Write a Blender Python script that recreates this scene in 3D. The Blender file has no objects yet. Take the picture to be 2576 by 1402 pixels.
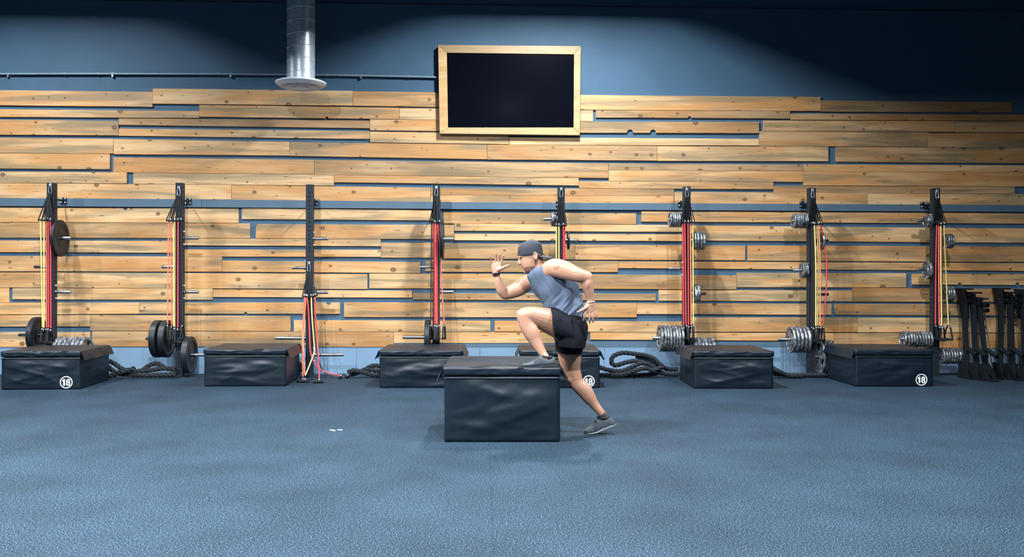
import bpy, bmesh, math, random
import numpy as np
from mathutils import Vector, Matrix, noise

random.seed(7)
SC = bpy.context.scene
COL = SC.collection

# ------------------------------------------------------------------ camera
W_PX, H_PX, F_PX = 2576.0, 1402.0, 2250.0
CAM_H = 1.354
YAW, PITCH, ROLL = math.radians(1.93), math.atan(6.0 / F_PX), math.radians(0.13)
FWD = Vector((math.sin(YAW) * math.cos(PITCH), math.cos(YAW) * math.cos(PITCH), -math.sin(PITCH)))
RGT0 = Vector((math.cos(YAW), -math.sin(YAW), 0))
UP0 = RGT0.cross(FWD)
RGT = (RGT0 * math.cos(ROLL) + UP0 * math.sin(ROLL)).normalized()
UP = RGT.cross(FWD).normalized()
CAM = Vector((0, 0, CAM_H))
cam_data = bpy.data.cameras.new('camera')
cam_data.sensor_width = 36.0
cam_data.lens = F_PX / W_PX * 36.0
cam_data.clip_end = 100
cam = bpy.data.objects.new('camera', cam_data)
COL.objects.link(cam)
m = Matrix.Identity(4)
for i in range(3):
    m[i][0] = RGT[i]; m[i][1] = UP[i]; m[i][2] = -FWD[i]; m[i][3] = CAM[i]
cam.matrix_world = m
SC.camera = cam

# ------------------------------------------------------------------ world, exposure
world = bpy.data.worlds.new('world')
SC.world = world
world.use_nodes = True
world.node_tree.nodes['Background'].inputs[0].default_value = (0.35, 0.7, 1.0, 1)
world.node_tree.nodes['Background'].inputs[1].default_value = 0.035
SC.view_settings.view_transform = 'Standard'
SC.view_settings.look = 'None'
SC.view_settings.gamma = 1.0
SC.view_settings.use_curve_mapping = False
SC.view_settings.exposure = 0.0

# lamps: rows of linear high-bay fixtures (x, y, z, watts); hoods are built further down
LAMPS = [(1.0, 10.1, 5.75, 600, 0.19), (-6.15, 10.1, 5.75, 340, 0.21),
         (4.2, 6.0, 5.75, 700, 0.17), (-2.8, 6.0, 5.75, 1060, 0.17), (-9.4, 6.0, 5.75, 560, 0.17), (0.7, 2.4, 5.75, 1150, 0.2), (-6.0, 2.4, 5.75, 1900, 0.2)]
LAMP_COL = (0.86, 0.95, 1.0)

# ------------------------------------------------------------------ pixel -> place helpers
def ray(px, py):
    return FWD + RGT * ((px - W_PX / 2) / F_PX) - UP * ((py - H_PX / 2) / F_PX)
def PY(px, py, y):            # point on the plane Y = y
    d = ray(px, py); return CAM + d * ((y - CAM.y) / d.y)
def PF(px, py, z=0.0):        # point on the plane Z = z
    d = ray(px, py); return CAM + d * ((z - CAM.z) / d.z)
def PD(px, py, dep):          # point at a camera depth
    return CAM + ray(px, py) * dep

# ------------------------------------------------------------------ materials
def mat_new(name):
    mt = bpy.data.materials.new(name); mt.use_nodes = True
    nt = mt.node_tree
    return mt, nt, nt.nodes['Principled BSDF']
def N(nt, t, **kw):
    n = nt.nodes.new(t)
    for k, v in kw.items(): setattr(n, k, v)
    return n
def ramp(nt, stops):
    r = N(nt, 'ShaderNodeValToRGB'); e = r.color_ramp.elements
    while len(e) < len(stops): e.new(0.5)
    for el, (p, c) in zip(e, stops):
        el.position = p; el.color = (*c, 1) if len(c) == 3 else c
    return r
def mapping(nt, scale, rnd=False):
    tc = N(nt, 'ShaderNodeTexCoord'); mp = N(nt, 'ShaderNodeMapping')
    mp.inputs['Scale'].default_value = scale
    if rnd:
        oi = N(nt, 'ShaderNodeObjectInfo'); vm = N(nt, 'ShaderNodeVectorMath', operation='SCALE')
        vm.inputs[0].default_value = (37.0, 19.0, 53.0); nt.links.new(oi.outputs['Random'], vm.inputs['Scale'])
        ad = N(nt, 'ShaderNodeVectorMath', operation='ADD')
        nt.links.new(tc.outputs['Object'], ad.inputs[0]); nt.links.new(vm.outputs[0], ad.inputs[1])
        nt.links.new(ad.outputs[0], mp.inputs['Vector'])
    else:
        nt.links.new(tc.outputs['Object'], mp.inputs['Vector'])
    return mp
def simple(name, col, rough=0.5, metal=0.0, spec=0.5, var=0.15, scale=30, bump=0.0, bscale=60, coat=0.0):
    mt, nt, b = mat_new(name)
    mp = mapping(nt, (1, 1, 1))
    nz = N(nt, 'ShaderNodeTexNoise'); nz.inputs['Scale'].default_value = scale; nz.inputs['Detail'].default_value = 4
    nt.links.new(mp.outputs[0], nz.inputs['Vector'])
    c = Vector(col)
    r = ramp(nt, [(0.3, tuple(c * (1 - var))), (0.7, tuple(c * (1 + var)))])
    nt.links.new(nz.outputs['Fac'], r.inputs[0]); nt.links.new(r.outputs[0], b.inputs['Base Color'])
    b.inputs['Roughness'].default_value = rough; b.inputs['Metallic'].default_value = metal
    b.inputs['Specular IOR Level'].default_value = spec
    if coat: b.inputs['Coat Weight'].default_value = coat; b.inputs['Coat Roughness'].default_value = 0.15
    if bump:
        n2 = N(nt, 'ShaderNodeTexNoise'); n2.inputs['Scale'].default_value = bscale; n2.inputs['Detail'].default_value = 3
        nt.links.new(mp.outputs[0], n2.inputs['Vector'])
        bp = N(nt, 'ShaderNodeBump'); bp.inputs['Strength'].default_value = bump; bp.inputs['Distance'].default_value = 0.01
        nt.links.new(n2.outputs['Fac'], bp.inputs['Height']); nt.links.new(bp.outputs[0], b.inputs['Normal'])
    return mt

def wood_mat(name, light, orange, grey, rough=0.42, knots=True):
    mt, nt, b = mat_new(name); L = nt.links.new
    mp = mapping(nt, (1, 1, 1), True)
    def nz(sc, detail=4, dist=0.0):
        q = N(nt, 'ShaderNodeVectorMath', operation='MULTIPLY'); q.inputs[1].default_value = sc
        L(mp.outputs[0], q.inputs[0])
        n = N(nt, 'ShaderNodeTexNoise'); n.inputs['Scale'].default_value = 1; n.inputs['Detail'].default_value = detail
        n.inputs['Distortion'].default_value = dist
        L(q.outputs[0], n.inputs['Vector']); return n
    def mix(f, a, c, bt='MIX'):
        x = N(nt, 'ShaderNodeMix', data_type='RGBA', blend_type=bt)
        if isinstance(f, float): x.inputs[0].default_value = f
        else: L(f, x.inputs[0])
        for s, v in ((6, a), (7, c)):
            if isinstance(v, tuple): x.inputs[s].default_value = (*v, 1)
            else: L(v, x.inputs[s])
        return x.outputs[2]
    tone = nz((0.7, 3, 5), 3, 0.6); tr = ramp(nt, [(0.40, (0, 0, 0)), (0.58, (1, 1, 1))]); L(tone.outputs['Fac'], tr.inputs[0])
    c = mix(tr.outputs[0], light, orange)
    st = nz((0.55, 3, 6.5), 5, 0.8); sr = ramp(nt, [(0.48, (0, 0, 0)), (0.62, (0.9, 0.9, 0.9))]); L(st.outputs['Fac'], sr.inputs[0])
    c = mix(sr.outputs[0], c, grey)
    oi = N(nt, 'ShaderNodeObjectInfo')
    orr = ramp(nt, [(0.0, (0.66, 0.63, 0.60)), (0.3, (0.95, 0.90, 0.84)), (0.65, (1.06, 1.06, 1.06)), (0.85, (0.92, 0.82, 0.72)), (1.0, (0.78, 0.77, 0.76))])
    L(oi.outputs['Random'], orr.inputs[0]); c = mix(1.0, c, orr.outputs[0], 'MULTIPLY')
    gr = nz((2.0, 8, 85), 4, 0.25); gg = ramp(nt, [(0.3, (0.74, 0.70, 0.66)), (0.62, (1.04, 1.03, 1.02))]); L(gr.outputs['Fac'], gg.inputs[0])
    c = mix(0.75, c, gg.outputs[0], 'MULTIPLY')
    # short dark checks along the grain
    ck = nz((5.5, 10, 55), 2); cr = ramp(nt, [(0.69, (1, 1, 1)), (0.74, (0.22, 0.15, 0.1))]); L(ck.outputs['Fac'], cr.inputs[0])
    c = mix(0.8, c, cr.outputs[0], 'MULTIPLY')
    if knots:
        sx = N(nt, 'ShaderNodeSeparateXYZ'); L(mp.outputs[0], sx.inputs[0]); cb = N(nt, 'ShaderNodeCombineXYZ')
        for k_, (o_, f_) in enumerate((('X', 3.6), ('Z', 4.6))):
            mm = N(nt, 'ShaderNodeMath', operation='MULTIPLY'); mm.inputs[1].default_value = f_; L(sx.outputs[o_], mm.inputs[0]); L(mm.outputs[0], cb.inputs[k_])
        vo = N(nt, 'ShaderNodeTexVoronoi', voronoi_dimensions='2D'); vo.inputs['Scale'].default_value = 1; L(cb.outputs[0], vo.inputs['Vector'])
        sp = N(nt, 'ShaderNodeSeparateColor'); L(vo.outputs['Color'], sp.inputs[0])
        gt = N(nt, 'ShaderNodeMath', operation='GREATER_THAN'); gt.inputs[1].default_value = 0.5; L(sp.outputs[0], gt.inputs[0])
        sz = N(nt, 'ShaderNodeMath', operation='MULTIPLY_ADD'); sz.inputs[1].default_value = 2.2; sz.inputs[2].default_value = 0.7; L(sp.outputs[1], sz.inputs[0])
        dd = N(nt, 'ShaderNodeMath', operation='MULTIPLY'); L(vo.outputs['Distance'], dd.inputs[0]); L(sz.outputs[0], dd.inputs[1])
        kr = ramp(nt, [(0.03, (0.55, 0.55, 0.55)), (0.06, (1, 1, 1)), (0.085, (0.9, 0.9, 0.9)), (0.10, (0.25, 0.25, 0.25)), (0.17, (0, 0, 0))]); L(dd.outputs[0], kr.inputs[0])
        kk = N(nt, 'ShaderNodeMath', operation='MULTIPLY'); L(kr.outputs[0], kk.inputs[0]); L(gt.outputs[0], kk.inputs[1])
        c = mix(kk.outputs[0], c, (0.10, 0.045, 0.02))
    L(c, b.inputs['Base Color'])
    b.inputs['Roughness'].default_value = rough
    b.inputs['Specular IOR Level'].default_value = 0.5
    bp = N(nt, 'ShaderNodeBump'); bp.inputs['Strength'].default_value = 0.15; bp.inputs['Distance'].default_value = 0.004
    L(gr.outputs['Fac'], bp.inputs['Height']); L(bp.outputs[0], b.inputs['Normal'])
    return mt

M = {}
M['plank'] = wood_mat('pine_plank', (0.66, 0.425, 0.225), (0.58, 0.30, 0.115), (0.31, 0.225, 0.128))
M['frame_wood'] = wood_mat('frame_pine', (0.62, 0.40, 0.19), (0.56, 0.31, 0.13), (0.45, 0.30, 0.15), 0.45, False)
M['wall'] = simple('wall_paint', (0.058, 0.110, 0.172), 0.6, spec=0.2, var=0.06, scale=2.5, bump=0.25, bscale=45)
M['rail'] = simple('rail_paint', (0.075, 0.122, 0.172), 0.45, var=0.06, scale=4, bump=0.1, bscale=60)
M['lower'] = simple('lower_wall_paint', (0.15, 0.235, 0.34), 0.5, var=0.05, scale=2, bump=0.1, bscale=40)
M['ceil'] = simple('ceiling_paint', (0.03, 0.04, 0.05), 0.8)
M['steel'] = simple('post_powder_coat', (0.013, 0.018, 0.025), 0.45, 0.0, 0.3, bump=0.1, bscale=250)
M['hole'] = simple('hole_dark', (0.003, 0.003, 0.004), 0.9, spec=0.1)
M['chrome'] = simple('peg_steel', (0.33, 0.35, 0.39), 0.28, 1.0, var=0.2, scale=20)
M['bolt'] = simple('zinc_bolt', (0.75, 0.78, 0.82), 0.3, 0.9)
M['rubber'] = simple('bumper_rubber', (0.007, 0.010, 0.014), 0.42, spec=0.35, bump=0.1, bscale=120)
M['band_red'] = simple('latex_red', (0.72, 0.055, 0.07), 0.4, var=0.1)
M['band_coral'] = simple('latex_coral', (0.85, 0.16, 0.12), 0.4, var=0.1)
M['band_orange'] = simple('latex_orange', (0.88, 0.25, 0.10), 0.4, var=0.1)
M['band_yellow'] = simple('latex_yellow', (0.83, 0.66, 0.22), 0.4, var=0.1)
M['band_olive'] = simple('latex_olive', (0.42, 0.36, 0.13), 0.4, var=0.1)
M['band_black'] = simple('latex_black', (0.02, 0.02, 0.025), 0.45)
M['band_brown'] = simple('latex_brown', (0.20, 0.05, 0.03), 0.4)
M['webbing'] = simple('webbing_black', (0.006, 0.007, 0.010), 0.6, spec=0.3, bump=0.3, bscale=300)
M['foam'] = simple('foam_black', (0.008, 0.009, 0.012), 0.7, spec=0.3)
M['clip'] = simple('clip_white', (0.8, 0.8, 0.82), 0.35)
M['rope'] = simple('rope_black', (0.010, 0.013, 0.018), 0.7, spec=0.3, var=0.3, scale=80, bump=0.5, bscale=220)
M['white'] = simple('vinyl_print_white', (0.82, 0.84, 0.86), 0.5, var=0.03)
M['diffuser'] = simple('diffuser_white', (0.68, 0.72, 0.78), 0.4, var=0.05)
M['screen'] = simple('tv_glass', (0.002, 0.0025, 0.005), 0.14, spec=0.25, var=0.05)
M['conduit'] = simple('conduit_paint', (0.20, 0.25, 0.30), 0.4)
M['hood'] = simple('fixture_housing', (0.015, 0.015, 0.015), 0.8, spec=0.0)
M['scrap'] = simple('paper_white', (0.8, 0.82, 0.85), 0.6)
M['darkframe'] = simple('bench_steel', (0.006, 0.008, 0.011), 0.6, spec=0.15)
M['rod'] = simple('bench_rod', (0.30, 0.31, 0.33), 0.3, 0.9)
# clothing
M['shirt'] = simple('tank_top_fabric', (0.085, 0.108, 0.155), 0.85, spec=0.2, var=0.12, scale=90)
M['shorts'] = simple('shorts_fabric', (0.0045, 0.005, 0.009), 0.8, spec=0.2, var=0.1, scale=60)
M['cap'] = simple('cap_fabric', (0.018, 0.021, 0.032), 0.8, var=0.15, scale=60, bump=0.2, bscale=150)
M['shoe'] = simple('shoe_knit', (0.055, 0.066, 0.078), 0.75, var=0.3, scale=180, bump=0.3, bscale=250)
M['shoesole'] = simple('shoe_sole', (0.22, 0.25, 0.26), 0.6)
M['darksole'] = simple('shoe_sole_dark', (0.03, 0.035, 0.042), 0.6)
M['lace'] = simple('lace_black', (0.008, 0.008, 0.012), 0.7)
M['sock'] = simple('sock_dark', (0.035, 0.028, 0.032), 0.85)
M['watch'] = simple('watch_black', (0.012, 0.010, 0.014), 0.35)
M['bracelet'] = simple('bracelet_grey', (0.42, 0.40, 0.38), 0.5)
M['eye'] = simple('eye_dark', (0.03, 0.02, 0.018), 0.25)
M['hair'] = simple('hair_brown', (0.05, 0.028, 0.018), 0.7, bump=0.4, bscale=400)

def vinyl_mat():
    mt, nt, b = mat_new('vinyl_black'); L = nt.links.new
    mp = mapping(nt, (1, 1, 1), True)
    b.inputs['Base Color'].default_value = (0.002, 0.007, 0.014, 1)
    b.inputs['Roughness'].default_value = 0.44; b.inputs['Specular IOR Level'].default_value = 0.42
    n1 = N(nt, 'ShaderNodeTexNoise'); n1.inputs['Scale'].default_value = 5.5; n1.inputs['Detail'].default_value = 2
    n1.inputs['Distortion'].default_value = 0.6
    n2 = N(nt, 'ShaderNodeTexNoise'); n2.inputs['Scale'].default_value = 420
    L(mp.outputs[0], n1.inputs['Vector']); L(mp.outputs[0], n2.inputs['Vector'])
    b1 = N(nt, 'ShaderNodeBump'); b1.inputs['Strength'].default_value = 0.3; b1.inputs['Distance'].default_value = 0.02; L(n1.outputs['Fac'], b1.inputs['Height'])
    b2 = N(nt, 'ShaderNodeBump'); b2.inputs['Strength'].default_value = 0.12; b2.inputs['Distance'].default_value = 0.002
    L(n2.outputs['Fac'], b2.inputs['Height']); L(b1.outputs[0], b2.inputs['Normal']); L(b2.outputs[0], b.inputs['Normal'])
    return mt
M['vinyl'] = vinyl_mat()

def iron_mat():
    mt, nt, b = mat_new('cast_iron_worn'); L = nt.links.new
    mp = mapping(nt, (1, 1, 1), True)
    n1 = N(nt, 'ShaderNodeTexNoise'); n1.inputs['Scale'].default_value = 22; n1.inputs['Detail'].default_value = 4
    L(mp.outputs[0], n1.inputs['Vector'])
    r = ramp(nt, [(0.32, (0.04, 0.045, 0.05)), (0.5, (0.17, 0.18, 0.20)), (0.68, (0.42, 0.45, 0.48))])
    L(n1.outputs['Fac'], r.inputs[0]); L(r.outputs[0], b.inputs['Base Color'])
    b.inputs['Metallic'].default_value = 0.55; b.inputs['Roughness'].default_value = 0.36
    return mt
M['iron'] = iron_mat()

def floor_mat():
    mt, nt, b = mat_new('rubber_floor'); L = nt.links.new
    mp = mapping(nt, (1, 1, 1))
    n1 = N(nt, 'ShaderNodeTexNoise'); n1.inputs['Scale'].default_value = 105; n1.inputs['Detail'].default_value = 3; n1.inputs['Roughness'].default_value = 0.7
    L(mp.outputs[0], n1.inputs['Vector'])
    r = ramp(nt, [(0.38, (0.0035, 0.008, 0.013)), (0.52, (0.0115, 0.0235, 0.037)), (0.67, (0.075, 0.127, 0.190))])
    L(n1.outputs['Fac'], r.inputs[0])
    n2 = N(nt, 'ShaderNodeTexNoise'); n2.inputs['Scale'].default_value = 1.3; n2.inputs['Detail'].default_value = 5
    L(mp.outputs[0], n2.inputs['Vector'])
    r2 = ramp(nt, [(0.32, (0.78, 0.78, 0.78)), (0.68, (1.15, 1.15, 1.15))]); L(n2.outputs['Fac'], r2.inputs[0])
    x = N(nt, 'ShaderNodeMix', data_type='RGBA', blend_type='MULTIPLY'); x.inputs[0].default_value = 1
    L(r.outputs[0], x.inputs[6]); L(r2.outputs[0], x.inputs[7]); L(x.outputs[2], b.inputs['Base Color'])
    b.inputs['Roughness'].default_value = 0.7; b.inputs['Specular IOR Level'].default_value = 0.12
    bp = N(nt, 'ShaderNodeBump'); bp.inputs['Strength'].default_value = 0.22; bp.inputs['Distance'].default_value = 0.003
    L(n1.outputs['Fac'], bp.inputs['Height']); L(bp.outputs[0], b.inputs['Normal'])
    return mt
M['floor'] = floor_mat()

def galv_mat():
    mt, nt, b = mat_new('galvanised_steel'); L = nt.links.new
    mp = mapping(nt, (1, 1, 1))
    v = N(nt, 'ShaderNodeTexVoronoi'); v.inputs['Scale'].default_value = 26; L(mp.outputs[0], v.inputs['Vector'])
    sp = N(nt, 'ShaderNodeSeparateColor'); L(v.outputs['Color'], sp.inputs[0])
    r = ramp(nt, [(0, (0.52, 0.60, 0.66)), (1, (0.70, 0.76, 0.80))]); L(sp.outputs[0], r.inputs[0]); L(r.outputs[0], b.inputs['Base Color'])
    b.inputs['Metallic'].default_value = 0.55; b.inputs['Roughness'].default_value = 0.34
    return mt
M['galv'] = galv_mat()

def skin_mat(root_loc, head_c, jaw_c):
    mt, nt, b = mat_new('skin'); L = nt.links.new
    tc = N(nt, 'ShaderNodeTexCoord')
    nz = N(nt, 'ShaderNodeTexNoise'); nz.inputs['Scale'].default_value = 9; nz.inputs['Detail'].default_value = 4
    L(tc.outputs['Object'], nz.inputs['Vector'])
    r = ramp(nt, [(0.3, (0.36, 0.175, 0.11)), (0.7, (0.45, 0.24, 0.16))]); L(nz.outputs['Fac'], r.inputs[0])
    # stubble on the jaw: distance from the jaw centre
    col = r.outputs[0]
    for c, sc, rad, tint in jaw_c:
        sb = N(nt, 'ShaderNodeVectorMath', operation='SUBTRACT'); sb.inputs[1].default_value = c - root_loc
        L(tc.outputs['Object'], sb.inputs[0])
        ml = N(nt, 'ShaderNodeVectorMath', operation='MULTIPLY'); ml.inputs[1].default_value = sc; L(sb.outputs[0], ml.inputs[0])
        ln = N(nt, 'ShaderNodeVectorMath', operation='LENGTH'); L(ml.outputs[0], ln.inputs[0])
        rr = ramp(nt, [(rad * 0.8, (1, 1, 1)), (rad, (0, 0, 0))]); L(ln.outputs['Value'], rr.inputs[0])
        x = N(nt, 'ShaderNodeMix', data_type='RGBA'); L(rr.outputs[0], x.inputs[0]); L(col, x.inputs[6]); x.inputs[7].default_value = (*tint, 1)
        col = x.outputs[2]
    L(col, b.inputs['Base Color'])
    b.inputs['Roughness'].default_value = 0.45
    b.inputs['Subsurface Weight'].default_value = 0.08; b.inputs['Subsurface Radius'].default_value = (0.02, 0.008, 0.004)
    return mt

# ------------------------------------------------------------------ mesh helpers
class MB:
    """collects verts and faces in world space"""
    def __init__(s): s.v = []; s.f = []
    def add(s, vs, fs):
        o = len(s.v); s.v += [tuple(v) for v in vs]; s.f += [tuple(i + o for i in f) for f in fs]; return s
    def box(s, c, size, ax=None):
        c = Vector(c); hx, hy, hz = [q / 2 for q in size]
        ax = ax or (Vector((1, 0, 0)), Vector((0, 1, 0)), Vector((0, 0, 1)))
        vs = [c + ax[0] * (hx * a) + ax[1] * (hy * b) + ax[2] * (hz * d) for a in (-1, 1) for b in (-1, 1) for d in (-1, 1)]
        return s.add(vs, [(0, 1, 3, 2), (4, 6, 7, 5), (0, 4, 5, 1), (2, 3, 7, 6), (0, 2, 6, 4), (1, 5, 7, 3)])
    def ring_loft(s, rings, cap=True, closed=False):
        n = len(rings[0]); vs = [v for r in rings for v in r]; fs = []
        k = len(rings)
        for i in range(k if closed else k - 1):
            j = (i + 1) % k
            for q in range(n):
                w = (q + 1) % n
                fs.append((i * n + q, i * n + w, j * n + w, j * n + q))
        if cap and not closed:
            fs.append(tuple(range(n - 1, -1, -1))); fs.append(tuple((k - 1) * n + q for q in range(n)))
        return s.add(vs, fs)
    def tube(s, pts, r, n=8, closed=False, cap=True):
        pts = [Vector(p) for p in pts]; k = len(pts)
        rs = r if isinstance(r, (list, tuple)) else [r] * k
        rings = []; u = None
        for i in range(k):
            a = pts[(i - 1) % k] if (closed or i > 0) else pts[i]
            b = pts[(i + 1) % k] if (closed or i < k - 1) else pts[i]
            t = (b - a).normalized()
            if u is None: u = t.orthogonal().normalized()
            else:
                u = (u - t * u.dot(t))
                u = u.normalized() if u.length > 1e-6 else t.orthogonal().normalized()
            w = t.cross(u)
            rings.append([pts[i] + (u * math.cos(2 * math.pi * q / n) + w * math.sin(2 * math.pi * q / n)) * rs[i] for q in range(n)])
        return s.ring_loft(rings, cap, closed)
    def lathe(s, c, axis, prof, n=24, closed_prof=False):
        """prof: list of (distance along axis, radius)"""
        c = Vector(c); t = Vector(axis).normalized(); u = t.orthogonal().normalized(); w = t.cross(u)
        rings = [[c + t * d + (u * math.cos(2 * math.pi * q / n) + w * math.sin(2 * math.pi * q / n)) * max(r, 1e-4) for q in range(n)] for d, r in prof]
        return s.ring_loft(rings, not closed_prof, closed_prof)
    def ribbon(s, pts, width, thick, wdir):
        wdir = Vector(wdir).normalized(); rings = []
        pts = [Vector(p) for p in pts]
        for i, p in enumerate(pts):
            t = (pts[min(i + 1, len(pts) - 1)] - pts[max(i - 1, 0)]).normalized()
            w = (wdir - t * wdir.dot(t)).normalized(); n = t.cross(w)
            rings.append([p + w * width / 2 + n * thick / 2, p - w * width / 2 + n * thick / 2, p - w * width / 2 - n * thick / 2, p + w * width / 2 - n * thick / 2])
        return s.ring_loft(rings)
    def mesh(s, name, off=Vector((0, 0, 0)), smooth=True, angle=40):
        me = bpy.data.meshes.new(name)
        me.from_pydata([(x - off[0], y - off[1], z - off[2]) for x, y, z in s.v], [], s.f)
        me.update()
        bm = bmesh.new(); bm.from_mesh(me); bmesh.ops.recalc_face_normals(bm, faces=bm.faces)
        ca = math.radians(angle)
        for f in bm.faces: f.smooth = smooth
        if smooth:
            for e in bm.edges:
                if len(e.link_faces) == 2 and e.calc_face_angle(0) > ca: e.smooth = False
        bm.to_mesh(me); bm.free()
        return me

def link(name, me, mat, parent=None, loc=(0, 0, 0)):
    o = bpy.data.objects.new(name, me)
    if me is not None and mat is not None and not me.materials: me.materials.append(mat)
    COL.objects.link(o); o.location = loc
    if parent: o.parent = parent
    return o
def thing(name, label, cat, loc, group=None):
    o = bpy.data.objects.new(name, None); COL.objects.link(o)
    o.location = loc; o.empty_display_size = 0.1
    o['label'] = label; o['category'] = cat
    if group: o['group'] = group
    return o
def tag(o, label, cat, group=None):
    o['label'] = label; o['category'] = cat
    if group: o['group'] = group
    return o
def part(name, mb, mat, root, parent=None, smooth=True, angle=40):
    """a part in world space under a root at a location (no rotation)"""
    return link(name, mb.mesh(name, root.location, smooth, angle), mat, parent or root)
def solo(name, mb, mat, loc, smooth=True, angle=40):
    loc = Vector(loc); return link(name, mb.mesh(name, loc, smooth, angle), mat, None, loc)
def struct(name, mb, mat, loc=(0, 0, 0), parent=None, smooth=False):
    o = solo(name, mb, mat, loc, smooth) if parent is None else part(name, mb, mat, parent, smooth=smooth)
    if parent is None: o['kind'] = 'structure'
    return o
def catmull(pts, n):
    pts = [Vector(p) for p in pts]; out = []
    for i in range(len(pts) - 1):
        p0 = pts[max(i - 1, 0)]; p1 = pts[i]; p2 = pts[i + 1]; p3 = pts[min(i + 2, len(pts) - 1)]
        for k in range(n):
            t = k / n
            out.append(0.5 * ((2 * p1) + (p2 - p0) * t + (2 * p0 - 5 * p1 + 4 * p2 - p3) * t * t + (3 * p1 - p0 - 3 * p2 + p3) * t ** 3))
    out.append(pts[-1]); return out
ORD = ['first', 'second', 'third', 'fourth', 'fifth', 'sixth', 'seventh', 'eighth', 'ninth', 'tenth']
def nth(k, n): return 'leftmost' if k == 0 else ('rightmost' if k == n - 1 else ORD[k] + ' from left')
X3 = Vector((1, 0, 0)); Y3 = Vector((0, 1, 0)); Z3 = Vector((0, 0, 1))

# ------------------------------------------------------------------ the setting
YW, YPL, YRAIL, YPOST = 12.42, 12.397, 12.38, 12.05
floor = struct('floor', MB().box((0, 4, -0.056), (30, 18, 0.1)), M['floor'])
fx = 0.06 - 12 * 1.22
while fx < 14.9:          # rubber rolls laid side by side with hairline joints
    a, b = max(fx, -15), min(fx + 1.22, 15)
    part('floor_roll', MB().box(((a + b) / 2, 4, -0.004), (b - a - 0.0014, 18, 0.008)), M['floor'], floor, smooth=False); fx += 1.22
wall = struct('wall_back', MB().box((0, YW + 0.1, 3.4), (30, 0.2, 6.8)), M['wall'])
struct('ceiling', MB().box((0, 4, 6.85), (30, 18, 0.1)), M['ceil'])
struct('wall_left', MB().box((-14.6, 4, 3.4), (0.2, 18, 6.8)), M['wall'])
struct('wall_right', MB().box((14.6, 4, 3.4), (0.2, 18, 6.8)), M['wall'])
# ledge line near the top of the wall and the painted panels below the planks
za = PY(1288, 19, YW).z
struct('trim_1', MB().box((0, YW - 0.012, za), (29, 0.03, 0.035)), M['wall'])
zb = PY(1288, 872, YW).z
xs = [-14.4] + [PY(p, 900, YW).x for p in (-420, 260, 897, 1207, 1520, 1970, 2480)] + [14.4]
for a, b in zip(xs[:-1], xs[1:]):
    part('wall_panel', MB().box(((a + b) / 2, YW - 0.006, (zb + 0.0) / 2), (b - a - 0.004, 0.014, zb)), M['lower'], wall, smooth=False)
zc = PY(1288, 864, YW).z
part('wall_strip', MB().box((0, YW - 0.008, (zb + zc) / 2 + 0.005), (28.8, 0.016, zc - zb + 0.03)), M['rail'], wall, smooth=False)

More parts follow.
